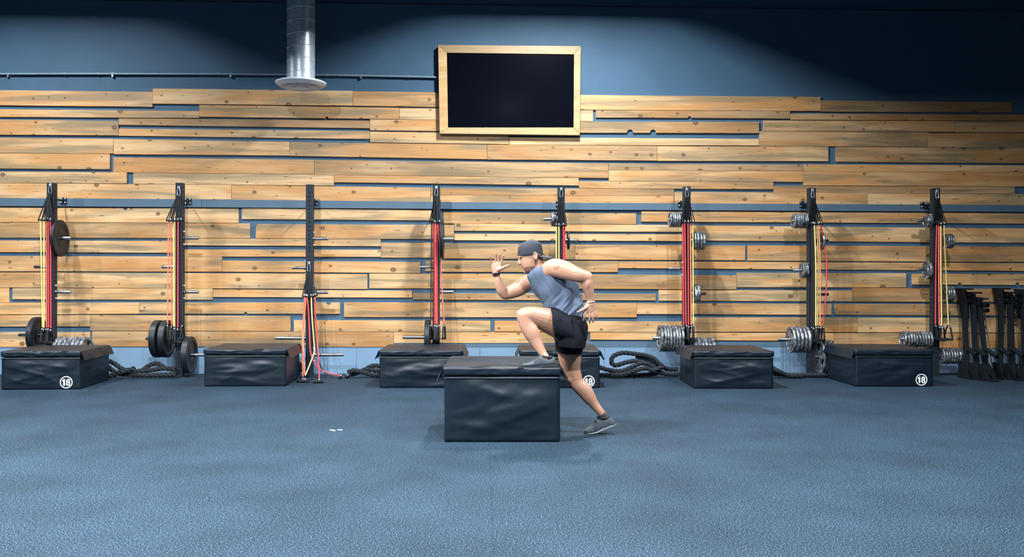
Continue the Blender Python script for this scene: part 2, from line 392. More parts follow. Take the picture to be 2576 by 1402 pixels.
# planks: (x0, ytop0, ybot0, x1, ytop1, ybot1)
PL = [
 (-60,226,264.5,384,231.3,269.2),(384,222.5,261,887,228.7,266),(887.6,229.5,266,1280,235,272.5),(1281,237.5,276,2065,244,279.4),(2065.5,252.5,280.7,2546,256.9,283.3),
 (-60,274.3,294,501,279.4,297.3),(501,264,294,1004,271.2,300),(1004.6,271.7,300.4,1280,275,304),(1281,276.6,304.5,1492,278,305.3),(1499,278,296,1988,279.4,298.6),(1989,285.8,301.5,2640,288.6,304),
 (-60,300.4,338.7,298,304.5,341),(298.6,297.6,314.5,930,303.5,323),(930.6,300.2,328,1280,304.5,332),(1281,305.8,333.8,1910,307,335.3),(1920,303.4,330,2402,304.2,332),(2402.6,304.4,332.6,2640,305,333.5),
 (298.6,323.5,341.7,930,330,350.4),(930.6,331.2,358.3,1280,336,363.3),(1281,345.5,364.4,1910,349.4,366.5),(1910.6,330.7,367.8,2335,333,369.6),(2335.6,334.2,370.3,2640,334.8,371.8),
 (-60,346,384.6,285,349.4,386.5),(285.6,350,388.3,728,357.2,391.8),(728.6,357.4,392.6,1225,364,401),(1225.6,364.3,401.6,1653,367,404.5),(1653.6,367.6,405,2084,369.2,405.9),(2103,369.8,407,2640,372.3,412.5),
 (-60,385.6,424,276,387.2,426.2),(285,396,433.7,790,402.2,438.8),(790.6,402.5,439.6,1531,411.2,448.5),(1531.6,411.4,428.6,2021,414.5,430),(1531.6,429,455.8,2021,430.6,458.3),(2021.6,413.6,431.6,2640,416.8,432.6),(2021.6,432,466.5,2640,433,470),
 (-60,431.5,460,319,433.9,462),(335,434.6,462.6,840,440,467.7),(840.6,440.6,458.8,1456,448.3,467.2),(1456.6,456.3,474,1946,458.4,476.7),(1946.6,467.4,485,2553,470.3,487.8),
 (-60,460.6,498.2,582,465.3,502.2),(582.6,465.6,503.6,1083,472.6,508.5),(1083.6,473,491,1696,476,493),(1083.6,491.4,508.8,1695,493.4,511.8),(1696.6,483,511.8,2182,486,514.6),(2182.6,486.6,515,2640,489,518),
 (-60,521.8,558.6,600,525,561.4),(608,524.3,551.7,1090,528.9,555),(1115,534.5,562.6,1601,537,564.5),(1613,531.5,558,2640,537,563.6),
 (-60,559.5,598.4,629,562.4,599.6),(643,564,600,1142,566,602.6),(1142.6,563,581,1724,566.6,584),(1724.6,567.5,605.6,2640,576,612),(1142.6,588.4,605,1724,589.8,607.2),
 (-60,605.2,634.6,463,606.5,636.6),(463.6,600.2,617.8,958,602.4,619.9),(958.6,611,648.6,1104,611.4,649),(1114,612.2,650.6,1446,615.5,653.4),(1446.6,616,653.8,1875,617.8,655.5),(1881,617.9,656.4,2640,621,660),
 (463.6,628,646,958,628.7,646.9),(-60,644,683,558,646.2,684.1),(558.6,656,684.2,1058,659.6,687.6),(1070,656,683,1104,656.2,683.4),(1107,655.8,684.4,1555,657,685.2),(1555.6,657.6,675,2640,662.8,682.8),
 (-60,685.4,724,162,686,724.3),(162.6,685.8,724.3,924,690,728),(929,688.5,726,1440,690.2,727.2),(1440.6,690.4,727.2,1853,693.2,728.7),(1853.6,686.4,723.4,2280,687.7,724),(2295,689,716.4,2640,690,718.4),
 (-60,724.8,761.5,23,724.8,761.6),(31,725.4,753.8,535,726.3,755),(535.6,728.4,747.9,1037,731.8,749.6),(1038,737.2,754.5,1650,740,756.4),(1657,730,757,2144,731.4,759.2),(2144.6,724.8,759.4,2640,727.4,761),
 (-60,762.2,791.8,350,761.5,790),(350.6,761.5,790,855,761.6,790.3),(865,761.2,798.4,1602,763.2,799.2),(1602.6,763.3,790.7,2092,765,792.8),(2100,765,792.8,2640,767,796),
 (-60,793.2,822.4,226,792.8,822),(226.6,792.6,832.4,731,795.8,833.8),(739,806,834.5,1234,807.3,835),(1244,807.3,834.6,1735,809.5,836.8),(1735.6,799,835.4,2157,800,836.2),(2157.6,800,836.4,2640,801,838),
 (-60,836.4,874,226,836,873.4),(231,833.6,872.4,990,835.5,873.6),(990.6,835.8,863.6,1478,836.9,863.4),(1485,836.9,855,2098,838.5,858.8),(2098.6,838,874.7,2640,839.4,876.4)]
NOTCH = {(1281, 305.8): [(1585, 7.5, 1), (1643, 7.5, 1)], (1499, 278): [(1735, 4, 1)], (501, 264): [(822, 4, 1)], (-60, 521.8): [(315, 5, 0)],
         (350.6, 761.5): [(826, 6, 0), (618, 4, 1)], (2295, 689): [(2415, 5, 1), (2560, 6, 1)]}
def outline_prism(mb, pts, y0, y1, bev=0.003):
    """pts: outline in (x, z), front at y0, back at y1; front edge chamfered"""
    n = len(pts); c = Vector((sum(p[0] for p in pts) / n, sum(p[1] for p in pts) / n))
    ins = []
    for i in range(n):
        a = Vector(pts[i - 1]); b = Vector(pts[i]); d = Vector(pts[(i + 1) % n])
        e1 = (b - a).normalized(); e2 = (d - b).normalized()
        nn = Vector((-(e1.y + e2.y), e1.x + e2.x))
        nn = nn.normalized() if nn.length > 1e-6 else Vector((0, 0))
        ins.append(b + nn * bev)
    vs = [(p[0], y0, p[1]) for p in ins] + [(p[0], y0 + bev, p[1]) for p in pts] + [(p[0], y1, p[1]) for p in pts]
    fs = [tuple(range(n - 1, -1, -1)), tuple(2 * n + i for i in range(n))]
    for k in range(2):
        for i in range(n):
            j = (i + 1) % n; fs.append((k * n + i, k * n + j, (k + 1) * n + j, (k + 1) * n + i))
    return mb.add(vs, fs)
def plank_poly(x0, t0, b0, x1, t1, b1, y, notches=()):
    P = lambda px, py: (lambda v: (v.x, v.z))(PY(px, py, y))
    lo = [P(x0, b0)]; hi = []
    for cx, r, low in notches:
        f = (cx - x0) / (x1 - x0); e = (b0 + (b1 - b0) * f) if low else (t0 + (t1 - t0) * f)
        arc = [(cx - r * math.cos(a), e - (1 if low else -1) * r * 1.1 * math.sin(a)) for a in [math.pi * q / 7 for q in range(8)]]
        if low: lo += [P(*q) for q in arc]
        else: hi = [P(*q) for q in reversed(arc)] + hi
    return lo + [P(x1, b1), P(x1, t1)] + hi + [P(x0, t0)]
def stretch(q):            # end planks run on past the picture edges
    x0, t0, b0, x1, t1, b1 = q; st, sb = (t1 - t0) / (x1 - x0), (b1 - b0) / (x1 - x0)
    if x0 == -60: n = -700 - 90 * ((int(t0) * 7) % 5); t0 += st * (n - x0); b0 += sb * (n - x0); x0 = n
    if x1 == 2640: n = 3150 + 80 * ((int(t1) * 7) % 5); t1 += st * (n - x1); b1 += sb * (n - x1); x1 = n
    return x0, t0, b0, x1, t1, b1
for q in PL:
    key = (q[0], q[1]); q = stretch(q); yy = YPL + random.uniform(-0.003, 0.002)
    part('plank', outline_prism(MB(), plank_poly(*q, yy, NOTCH.get(key, ())), yy, YW + 0.002), M['plank'], wall, smooth=False)
for q in [(-1100, 492.6, 511.9, 507, 501.6, 522), (507.5, 501.6, 522, 1134, 508.3, 526.2), (1134.5, 508.6, 526.4, 3500, 520.7, 538.2)]:
    part('rail_board', outline_prism(MB(), plank_poly(*q, YRAIL), YRAIL, YW + 0.002), M['rail'], wall, smooth=False)

# ------------------------------------------------------------------ light fixtures (hang above the picture)
for i, (lx, ly, lz, wt, h_) in enumerate(LAMPS):
    t = thing('high_bay_light', ['black square high bay light hanging nearest the television', 'black square high bay light hanging over the leftmost boxes',
              'black square high bay light hanging right of the man', 'black square high bay light hanging left of the man', 'black square high bay light hanging at the far left',
              'black square high bay light hanging over the near floor', 'black square high bay light hanging over the near left floor'][i], 'ceiling light', (lx, ly, lz), 'high bay ceiling lights')
    ax_ = ay_ = 0.42
    mb = MB()
    mb.box((lx, ly, lz + 0.03), (2 * ax_, 2 * ay_, 0.03))
    for sx in (-1, 1): mb.box((lx + sx * ax_, ly, lz - h_ / 2 + 0.02), (0.012, 2 * ay_, h_ + 0.04))
    for sy in (-1, 1): mb.box((lx, ly + sy * ay_, lz - h_ / 2 + 0.02), (2 * ax_, 0.012, h_ + 0.04))
    part('housing', mb, M['hood'], t, smooth=False)
    mb = MB()
    for sx in (-1, 1): mb.tube([(lx + sx * 0.25, ly, lz + 0.04), (lx + sx * 0.25, ly, 6.82)], 0.004, 6)
    part('hanger_wire', mb, M['chrome'], t)
    ld = bpy.data.lights.new('lamp', 'AREA'); ld.shape = 'RECTANGLE'; ld.size = 0.2; ld.size_y = 0.44
    ld.energy = wt; ld.color = LAMP_COL
    lo = bpy.data.objects.new('lamp', ld); COL.objects.link(lo); lo.parent = t; lo.location = (0, 0, 0.0)

# ------------------------------------------------------------------ television
YTV = YW - 0.10
def tv():
    q = lambda px, py, y=YTV: PY(px, py, y)
    o = [q(1102, 113), q(1461, 116), q(1459, 340), q(1106, 336)]
    i = [q(1124, 133), q(1444, 137), q(1443, 321), q(1127, 321)]
    t = thing('framed_television', 'large black flat television in a mitred pine frame high on the wall', 'television', (o[0].x + 1, YW, o[3].z))
    for k in range(4):
        a, b = o[k], o[(k + 1) % 4]; c, d = i[(k + 1) % 4], i[k]
        g = 0.001; dr = (b - a).normalized() * g
        poly = [(p.x, p.z) for p in (a + dr, b - dr, c - dr, d + dr)][::-1]
        part('frame_rail', outline_prism(MB(), poly, YTV, YW - 0.005, 0.004), M['frame_wood'], t, smooth=False)
    poly = [(p.x, p.z) for p in i][::-1]
    part('screen', outline_prism(MB(), poly, YTV + 0.015, YTV + 0.05, 0.001), M['screen'], t, smooth=False)
    mb = MB()
    for k in range(4):
        a, b = i[k].copy(), i[(k + 1) % 4].copy()
        a.y = b.y = YTV + 0.012; mb.tube([a, b], 0.005, 6)
    part('bezel', mb, M['hole'], t)
tv()

# ------------------------------------------------------------------ air duct
def duct():
    yd = 11.72
    c = PY(757, 212, yd); r = 34.0 * yd / F_PX * 1.01
    t = thing('air_duct', 'round galvanised spiral air duct dropping from the ceiling with a white diffuser', 'duct', (c.x, c.y, c.z))
    part('pipe', MB().lathe(c, Z3, [(-0.02, r), (6.8 - c.z, r)], 48), M['galv'], t)
    z = c.z + 0.14
    while z < 6.7:
        pts = [Vector((c.x + math.cos(a) * r, c.y + math.sin(a) * r, z + 0.02 * math.cos(a))) for a in [2 * math.pi * k / 40 for k in range(40)]]
        part('seam', MB().tube(pts, 0.0045, 6, closed=True), M['galv'], t); z += 0.165
    R = 0.325
    prof = [(0.03, r * 0.98), (0.03, R * 0.93), (0.02, R), (0.005, R), (-0.03, R * 0.86), (-0.04, R * 0.80), (0.01, R * 0.62), (0.02, r * 0.7)]
    d = part('diffuser', MB().lathe(c, Z3, prof, 48), M['diffuser'], t)
    part('diffuser_ring', MB().lathe(c, Z3, [(0.0, R * 0.55), (-0.045, R * 0.66), (-0.055, R * 0.62), (-0.03, R * 0.42), (0.0, R * 0.36)], 40), M['diffuser'], t, d)
    part('diffuser_core', MB().lathe(c, Z3, [(0.0, R * 0.1), (-0.03, R * 0.28), (-0.055, R * 0.3), (-0.06, 0.001)], 32), M['diffuser'], t, d)
duct()

# ------------------------------------------------------------------ conduit
def conduit():
    y = YW - 0.03
    xs = [-60, 165, 248, 550, 822, 1028, 1110]
    ys = [186.5, 186.0, 186.0, 186.5, 189.0, 193.0, 195.0]
    t = thing('wall_conduit', 'thin painted metal conduit running along the wall to the television', 'pipe', PY(500, 187, y))
    for (a, ya), (b, yb) in zip(list(zip(xs, ys))[:-1], list(zip(xs, ys))[1:]):
        part('pipe', MB().tube([PY(a + 1, ya, y), PY(b - 1, yb, y)], 0.014, 10), M['conduit'], t)
    for a, ya in list(zip(xs, ys))[1:-1]:
        part('coupling', MB().tube([PY(a - 3, ya, y), PY(a + 3, ya, y)], 0.018, 10), M['conduit'], t)
    for a in (20, 283, 580, 908):
        ya = np.interp(a, xs, ys); p = PY(a, ya, y)
        part('strap', MB().box(p + Vector((0, 0.012, -0.012)), (0.025, 0.04, 0.055)), M['bolt'], t, smooth=False)
conduit()

# ------------------------------------------------------------------ rack posts
PW = 0.094
POSTS = [(131, 461), (453.5, 461), (780, 465), (1098, 467), (1411.5, 471), (1727, 471), (2041, 474), (2352, 474)]
# pegs per post: (side, y, end_px)
PEGS = [
 [(1, 599, 178), (-1, 672, 86), (1, 735, 178), (-1, 843, 47), (1, 893, 232)],
 [(1, 599, 500), (-1, 672, 407), (1, 735, 500), (-1, 852, 367), (1, 893, 528)],
 [(1, 601, 825), (-1, 674, 735), (1, 736, 825), (-1, 851, 692), (1, 893, 864)],
 [(1, 602, 1141), (-1, 672, 1056), (1, 735, 1141), (-1, 849, 1013), (1, 891, 1178)],
 [(-1, 552, 1367), (1, 605, 1455), (-1, 675, 1372), (1, 738, 1452)],
 [(-1, 553, 1681), (1, 605, 1776), (-1, 676, 1681), (1, 739, 1776), (-1, 851, 1641), (1, 882, 1800)],
 [(-1, 556, 1992), (1, 606, 2084), (-1, 680, 1995), (1, 741, 2084), (-1, 854, 1957), (1, 898, 2094)],
 [(-1, 556, 2306), (1, 606, 2400), (-1, 679, 2306), (1, 740, 2400), (-1, 853, 2264), (1, 895, 2432)]]
post_x = []
for i, (px, py) in enumerate(POSTS):
    top = PY(px, py, YPOST); x = top.x; post_x.append(x)
    t = thing('rack_post', f'black perforated steel rack post with side pegs, {ORD[i]} from the left', 'rack post', (x, YPOST, 0), 'rack posts along the plank wall')
    h = top.z
    mb = MB(); mb.box((x, YPOST, h / 2), (PW, PW, h))
    part('upright', mb, M['steel'], t, smooth=False)
    mb = MB()
    z = 0.09
    while z < h - 0.06:
        mb.lathe((x, YPOST - PW / 2 + 0.002, z), -Y3, [(0, 0.009), (0.0035, 0.009)], 8)
        for sx in (-1, 1): mb.lathe((x + sx * (PW / 2 - 0.002), YPOST, z), X3 * sx, [(0, 0.009), (0.0035, 0.009)], 8)
        z += 0.0565
    part('adjustment_holes', mb, M['hole'], t)['kind'] = 'stuff'
    part('base_plate', MB().box((x, YPOST, 0.006), (PW + 0.07, PW + 0.05, 0.012)), M['steel'], t, smooth=False)
    # strut to the blue rail
    zr = PY(px, 511 + (px - 1288) * 0.005, YRAIL).z
    part('wall_strut', MB().tube([(x, YPOST + PW / 2, zr), (x, YRAIL - 0.01, zr)], 0.012, 8), M['steel'], t)
    pl = part('strut_plate', MB().box((x, YRAIL - 0.006, zr), (0.085, 0.012, 0.085)), M['steel'], t, smooth=False)
    for sx in (-1, 1):
        for sz in (-1, 1):
            part('bolt', MB().lathe((x + sx * 0.027, YRAIL - 0.012, zr + sz * 0.027), -Y3, [(0, 0.012), (0.014, 0.011), (0.018, 0.005)], 8), M['bolt'], t, pl)
    for s, y, ex in PEGS[i]:
        z = PY(px, y, YPOST).z; xe = PY(ex, y, YPOST).x; x0 = x + s * PW / 2
        long = abs(xe - x0) > 0.24
        r = 0.021 if not long else 0.022
        part('peg', MB().lathe((x0, YPOST, z), X3 * s, [(0, r * 1.45), (0.022, r * 1.45), (0.028, r), (abs(xe - x0) - 0.008, r), (abs(xe - x0), r * 0.8)], 16), M['chrome'], t)
        for dz in (0.085, -0.085):
            part('bolt', MB().lathe((x0 - s * 0.003, YPOST, z + dz), X3 * s, [(0, 0.013), (0.016, 0.012), (0.024, 0.006)], 8), M['bolt'], t)

# ------------------------------------------------------------------ weight plates
PLATE_ME = {}
def plate_mesh(kind, r, th):
    key = (kind, round(r, 3), round(th, 3))
    if key in PLATE_ME: return PLATE_ME[key]
    mb = MB(); h = th / 2; o = Vector((0, 0, 0))
    if kind == 'bumper':
        mb.lathe(o, X3, [(-h * 0.5, 0.026), (-h * 0.8, 0.03), (-h * 0.8, r * 0.36), (-h * 0.55, r * 0.42), (-h * 0.55, r * 0.72), (-h, r * 0.8), (-h, r * 0.96), (-h * 0.8, r),
                         (h * 0.8, r), (h, r * 0.96), (h, r * 0.8), (h * 0.55, r * 0.72), (h * 0.55, r * 0.42), (h * 0.8, r * 0.36), (h * 0.8, 0.03), (h * 0.5, 0.026)], 40, True)
    else:
        mb.lathe(o, X3, [(-h, r * 0.86), (-h, r * 0.95), (-h * 0.45, r), (h * 0.45, r), (h, r * 0.95), (h, r * 0.86), (h * 0.45, r * 0.80), (-h * 0.45, r * 0.80)], 32, True)
        mb.lathe(o, X3, [(-h * 0.9, 0.025), (-h * 0.9, r * 0.34), (-h * 0.4, r * 0.42), (h * 0.4, r * 0.42), (h * 0.9, r * 0.34), (h * 0.9, 0.025)], 28, True)
        # webs leave grip slots between hub and rim
        nw = 3 if r > 0.15 else 5
        for k in range(nw):
            a0 = 2 * math.pi * (k + 0.16) / nw; a1 = 2 * math.pi * (k + 0.84) / nw; rings = []
            for q in range(9):
                a = a0 + (a1 - a0) * q / 8; c, s = math.cos(a), math.sin(a)
                rings.append([(-h * 0.4, c * r * 0.40, s * r * 0.40), (-h * 0.4, c * r * 0.82, s * r * 0.82), (h * 0.4, c * r * 0.82, s * r * 0.82), (h * 0.4, c * r * 0.40, s * r * 0.40)])
            mb.ring_loft(rings)
    me = mb.mesh(kind + '_plate'); PLATE_ME[key] = me
    me.materials.append(M['rubber'] if kind == 'bumper' else M['iron'])
    return me
# (post, y, diameter px, kind, n, x_first, x_last, thickness m, words)
PLATES = [
 (0, 599, 91, 'bumper', 1, 151, 151, 0.045, 'upper right peg'),
 (0, 843, 91, 'bumper', 1, 93, 93, 0.075, 'lower left peg'),
 (0, 893, 91, 'iron', 7, 152, 216, 0.05, 'lower right peg'),
 (1, 852, 93, 'bumper', 2, 397, 419, 0.085, 'lower left peg'),
 (1, 893, 93, 'bumper', 1, 476, 476, 0.085, 'lower right peg'),
 (3, 602, 100, 'bumper', 1, 1113, 1113, 0.035, 'upper right peg'),
 (3, 849, 91, 'bumper', 1, 1076, 1076, 0.07, 'lower left peg'),
 (4, 552, 36, 'iron', 4, 1388, 1400, 0.022, 'upper left peg'),
 (4, 605, 46, 'bumper', 1, 1429.5, 1429.5, 0.025, 'upper right peg'),
 (5, 553, 38, 'iron', 6, 1686, 1713, 0.028, 'upper left peg'),
 (5, 605, 48, 'iron', 4, 1746, 1768, 0.036, 'upper right peg'),
 (5, 739, 48, 'iron', 2, 1747, 1755, 0.038, 'middle right peg'),
 (5, 851, 69, 'iron', 8, 1661, 1712, 0.036, 'lower left peg'),
 (5, 882, 69, 'iron', 6, 1745, 1790, 0.04, 'lower right peg'),
 (6, 556, 38, 'iron', 7, 1997, 2027, 0.025, 'upper left peg'),
 (6, 606, 48, 'iron', 1, 2066, 2066, 0.03, 'upper right peg'),
 (6, 680, 40, 'iron', 3, 2017, 2027, 0.024, 'middle left peg'),
 (6, 854, 68, 'iron', 5, 1990, 2028, 0.046, 'lower left peg'),
 (6, 898, 88, 'iron', 4, 2061, 2085, 0.034, 'lower right peg'),
 (7, 556, 33, 'iron', 3, 2330, 2339, 0.024, 'upper left peg'),
 (7, 606, 38, 'iron', 3, 2380, 2392, 0.032, 'upper right peg'),
 (7, 679, 48, 'iron', 1, 2333, 2333, 0.036, 'middle left peg'),
 (7, 740, 40, 'iron', 3, 2380, 2392, 0.03, 'middle right peg'),
 (7, 853, 41, 'iron', 10, 2272, 2337, 0.034, 'lower left peg'),
 (7, 895, 41, 'iron', 8, 2368, 2415, 0.032, 'lower right peg')]
NUM = {1: 'single', 2: 'two', 3: 'three', 4: 'four', 5: 'five', 6: 'six', 7: 'seven', 8: 'eight', 10: 'ten'}
for p, y, dpx, kind, n, x0, x1, th, words in PLATES:
    r = dpx / 2 * YPOST / F_PX
    if n > 2: th = min(th, 0.8 * (x1 - x0) / (n - 1) * YPOST / F_PX)
    me = plate_mesh(kind, r, th)
    kd = 'black rubber bumper plate' if kind == 'bumper' else 'worn grey iron weight plate'
    for k in range(n):
        px = x0 + (x1 - x0) * (k / max(n - 1, 1)) + random.uniform(-0.5, 0.5) * (n > 1); c = PY(px, y, YPOST)
        z = PY(POSTS[p][0], y, YPOST).z - 0.004
        o = link('weight_plate', me, None, None, (c.x, YPOST, z))
        o.rotation_euler.x = random.uniform(0, 6.28)
        if n == 1: tag(o, f'{kd} alone on {words} of the {ORD[p]} post', 'weight plate')
        else: tag(o, f'{kd}, {nth(k, n)} on {words} of {ORD[p]} post', 'weight plate', f'row of plates on {words} of {ORD[p]} post')

# ------------------------------------------------------------------ resistance tubes with handles
YB = YPOST - PW / 2 - 0.03
def carabiner(i, px, py, n=1):
    c = PY(px, py, YB + 0.01)
    t = thing('carabiner', f'steel snap hook bolted near the top of the {ORD[i]} post' if i != 2 else 'steel snap hook holding coloured tubes half way down the third post', 'carabiner', c, 'snap hooks on the posts')
    mb = MB(); w, h = 0.016, 0.062
    pts = [c + Vector((w * math.sin(a) * (1.15 - 0.3 * math.cos(a)), 0, h * math.cos(a) - h * 0.4)) for a in [2 * math.pi * q / 20 for q in range(20)]]
    part('hook', mb.tube(pts, 0.0055, 8, closed=True), M['bolt'], t)
    pts = [c + Vector((0.014 * math.cos(a), 0.0, 0.035 + 0.014 * math.sin(a))) for a in [2 * math.pi * q / 14 for q in range(14)]]
    part('eye_bolt', MB().tube(pts, 0.005, 8, closed=True), M['bolt'], t)
    return c - Z3 * 0.075
def band(i, color, hub, xt, yt, xb, yb, dep, mid=0.0, place='', grip_turn=0.0, path=None, floor_end=False):
    top = PY(xt, yt, YB - dep); bot = PY(xb, yb, YB - dep) if path is None else path[-1]
    word = {'coral': 'light red', 'olive': 'olive green'}.get(color, color)
    t = thing('resistance_band', f'{word} exercise tube with black handles, {place} on the {ORD[i]} post' if i != 2 else f'{word} exercise tube trailing to the floor, {place} at top of the third post',
              'resistance band', (top.x, YB, top.z), f'exercise tubes on {ORD[i]} post')
    pts = path or catmull([top, top.lerp(bot, 0.33) + X3 * mid, top.lerp(bot, 0.66) + X3 * mid * 0.8, bot], 6)
    part('tube', MB().tube(pts, 0.0085, 8), M['band_' + color], t)
    # top: webbing triangle from the hook down to a short grip
    tp = top + Z3 * 0.012; h2 = hub - Y3 * dep * 0.7
    mb = MB()
    for s in (-1, 1):
        e = tp + Vector((s * 0.026, 0, 0.01)); mm = h2.lerp(e, 0.5) + X3 * s * 0.004
        mb.ribbon(catmull([h2 + X3 * s * 0.004, mm, e], 4), 0.014, 0.0025, X3 + Y3 * 0.4)
    part('strap', mb, M['webbing'], t)
    part('top_grip', MB().tube([tp - X3 * 0.032, tp + X3 * 0.032], 0.0115, 10), M['foam'], t)
    part('clip', MB().box(tp + Z3 * 0.02 - Y3 * 0.008, (0.009, 0.007, 0.02)), M['clip'], t, smooth=False)
    # bottom handle
    bt = bot - Z3 * 0.004
    if not floor_end:
        ga = Vector((math.sin(grip_turn), -math.cos(grip_turn), 0))
        gc = bt - Z3 * 0.19
        mb = MB()
        for s in (-1, 1): mb.ribbon([bt, bt + ga * s * 0.03 - Z3 * 0.05, gc + ga * s * 0.052], 0.022, 0.003, X3 if abs(ga.y) > 0.5 else Y3)
        part('strap', mb, M['webbing'], t)
        mb = MB(); mb.lathe(gc - ga * 0.06, ga, [(0, 0.008), (0, 0.0165), (0.12, 0.0165), (0.12, 0.008)], 14, True)
        part('bottom_grip', mb, M['foam'], t)
        part('clip', MB().box(bt - Z3 * 0.02 - Y3 * 0.012, (0.012, 0.008, 0.016)), M['clip'], t, smooth=False)
    else:
        ga = Vector((math.cos(grip_turn), math.sin(grip_turn), 0)); e = Vector((bot.x, bot.y, 0.02)); gc = e + Vector((0.0, -0.07, 0))
        mb = MB()
        for s in (-1, 1): mb.ribbon([e, e + ga * s * 0.03 - Y3 * 0.03, gc + ga * s * 0.055], 0.02, 0.003, Z3)
        part('strap', mb, M['webbing'], t)
        mb = MB(); mb.lathe(gc - ga * 0.065, ga, [(0, 0.008), (0, 0.017), (0.13, 0.017), (0.13, 0.008)], 14, True)
        part('bottom_grip', mb, M['foam'], t)
        part('clip', MB().box(e + Z3 * 0.018, (0.014, 0.02, 0.01)), M['clip'], t, smooth=False)
    return t
BANDS = {
 0: ((126, 472), [('yellow', 102, 556, 107, 823, .03), ('yellow', 111, 557, 110.5, 825, .06), ('coral', 117, 556, 117, 824, .02), ('red', 121.5, 555, 122, 824, .05), ('red', 127, 557, 128, 826, .075)]),
 1: ((449.5, 478), [('orange', 424, 557, 421.5, 815, .03), ('coral', 429.5, 558, 432, 818, .06), ('yellow', 436, 557, 437, 822, .02), ('olive', 440.5, 558, 440, 822, .05), ('red', 448, 557, 447.5, 824, .07), ('black', 456, 557, 459, 816, .03)]),
 3: ((1097.5, 478), [('black', 1086, 562, 1083.5, 815, .02), ('red', 1090.5, 561, 1093, 815, .04), ('coral', 1094.5, 562, 1097, 816, .07), ('red', 1099, 561, 1100.5, 817, .05), ('coral', 1102.5, 562, 1117, 815, .03), ('black', 1106, 562, 1105, 815, .06)]),
 4: ((1412, 482), [('yellow', 1399.5, 570, 1399, 815, .03), ('yellow', 1406, 570, 1406, 816, .06), ('black', 1411, 569, 1411, 816, .03), ('red', 1417, 569, 1418, 816, .05), ('red', 1420.5, 570, 1421, 815, .02)]),
 5: ((1728, 482), [('red', 1717.5, 563, 1720, 821, .03), ('red', 1722.5, 562, 1726, 815, .06), ('black', 1727, 562, 1728, 815, .02), ('red', 1731, 562, 1732, 818, .07), ('orange', 1736.5, 562, 1739, 817, .05), ('yellow', 1743, 562, 1744, 815, .03)]),
 6: ((2044.5, 484), [('black', 2041, 566, 2041, 820, .02), ('black', 2045, 566, 2046, 822, .05), ('yellow', 2049, 567, 2052, 820, .06), ('yellow', 2056, 567, 2056.5, 819, .03), ('orange', 2060, 566, 2063, 820, .06), ('red', 2065, 566, 2070.5, 820, .02)]),
 7: ((2357.5, 485), [('red', 2356.5, 562, 2353, 816, .03), ('coral', 2361.5, 566, 2363, 819, .05), ('yellow', 2366.5, 568, 2369, 820, .07), ('brown', 2370.5, 566, 2371, 818, .02), ('yellow', 2375, 567, 2386, 818, .04)])}
for i, (hp, bs) in BANDS.items():
    hub = carabiner(i, *hp)
    for k, (c, xt, yt, xb, yb, dp) in enumerate(bs):
        mid = {7: -0.004, 6: 0.01}.get(i, 0.0) + (0.055 if (i == 6 and c == 'red') else 0.0)
        band(i, c, hub, xt, yt, xb, yb, dp, mid, nth(k, len(bs)), grip_turn=random.uniform(-0.35, 0.35) + (1.35 if (i == 0 and k in (1, 4)) or (i == 7 and k in (2, 4)) or (i == 1 and k == 4) else 0))
# third post: tubes trail down to the floor
hub = carabiner(2, 777, 668)
def pth(pts): return catmull([PY(a, b, y) for a, b, y in pts], 6)
for c, xt, yt, pts, gt in [
    ('coral', 766, 748, [(766, 748, 11.93), (763.5, 800, 11.92), (763, 850, 11.9), (764, 900, 11.75), (767, 945, 11.45)], 0.0),
    ('orange', 770, 748, [(770, 748, 11.95), (766, 800, 11.93), (761.5, 850, 11.9), (761, 900, 11.8), (762, 948, 11.5)], 0.1),
    ('red', 773, 749, [(773, 749, 11.92), (777, 800, 11.9), (779, 850, 11.86), (781, 885, 11.84), (792, 915, 11.82), (815, 935, 11.84), (858, 945.5, 11.86)], 1.5),
    ('yellow', 783, 748, [(783, 748, 11.95), (785, 800, 11.93), (789, 850, 11.9), (791, 880, 11.88), (786, 900, 11.8), (768, 945, 11.5)], -0.2),
    ('red', 793, 746, [(793, 746, 11.95), (794, 800, 11.92), (798, 860, 11.9), (801, 900, 11.75), (803, 952, 11.4)], 0.3),
    ('black', 788, 748, [(788, 748, 11.97), (791, 830, 11.96), (799, 895, 11.95), (815, 935, 11.95), (845, 948, 11.93), (875, 949, 11.93)], 1.4)]:
    band(2, c, hub, xt, yt, None, None, 0.03, path=pth(pts), floor_end=True, grip_turn=gt, place=nth([766, 770, 773, 783, 788, 793].index(xt), 6))

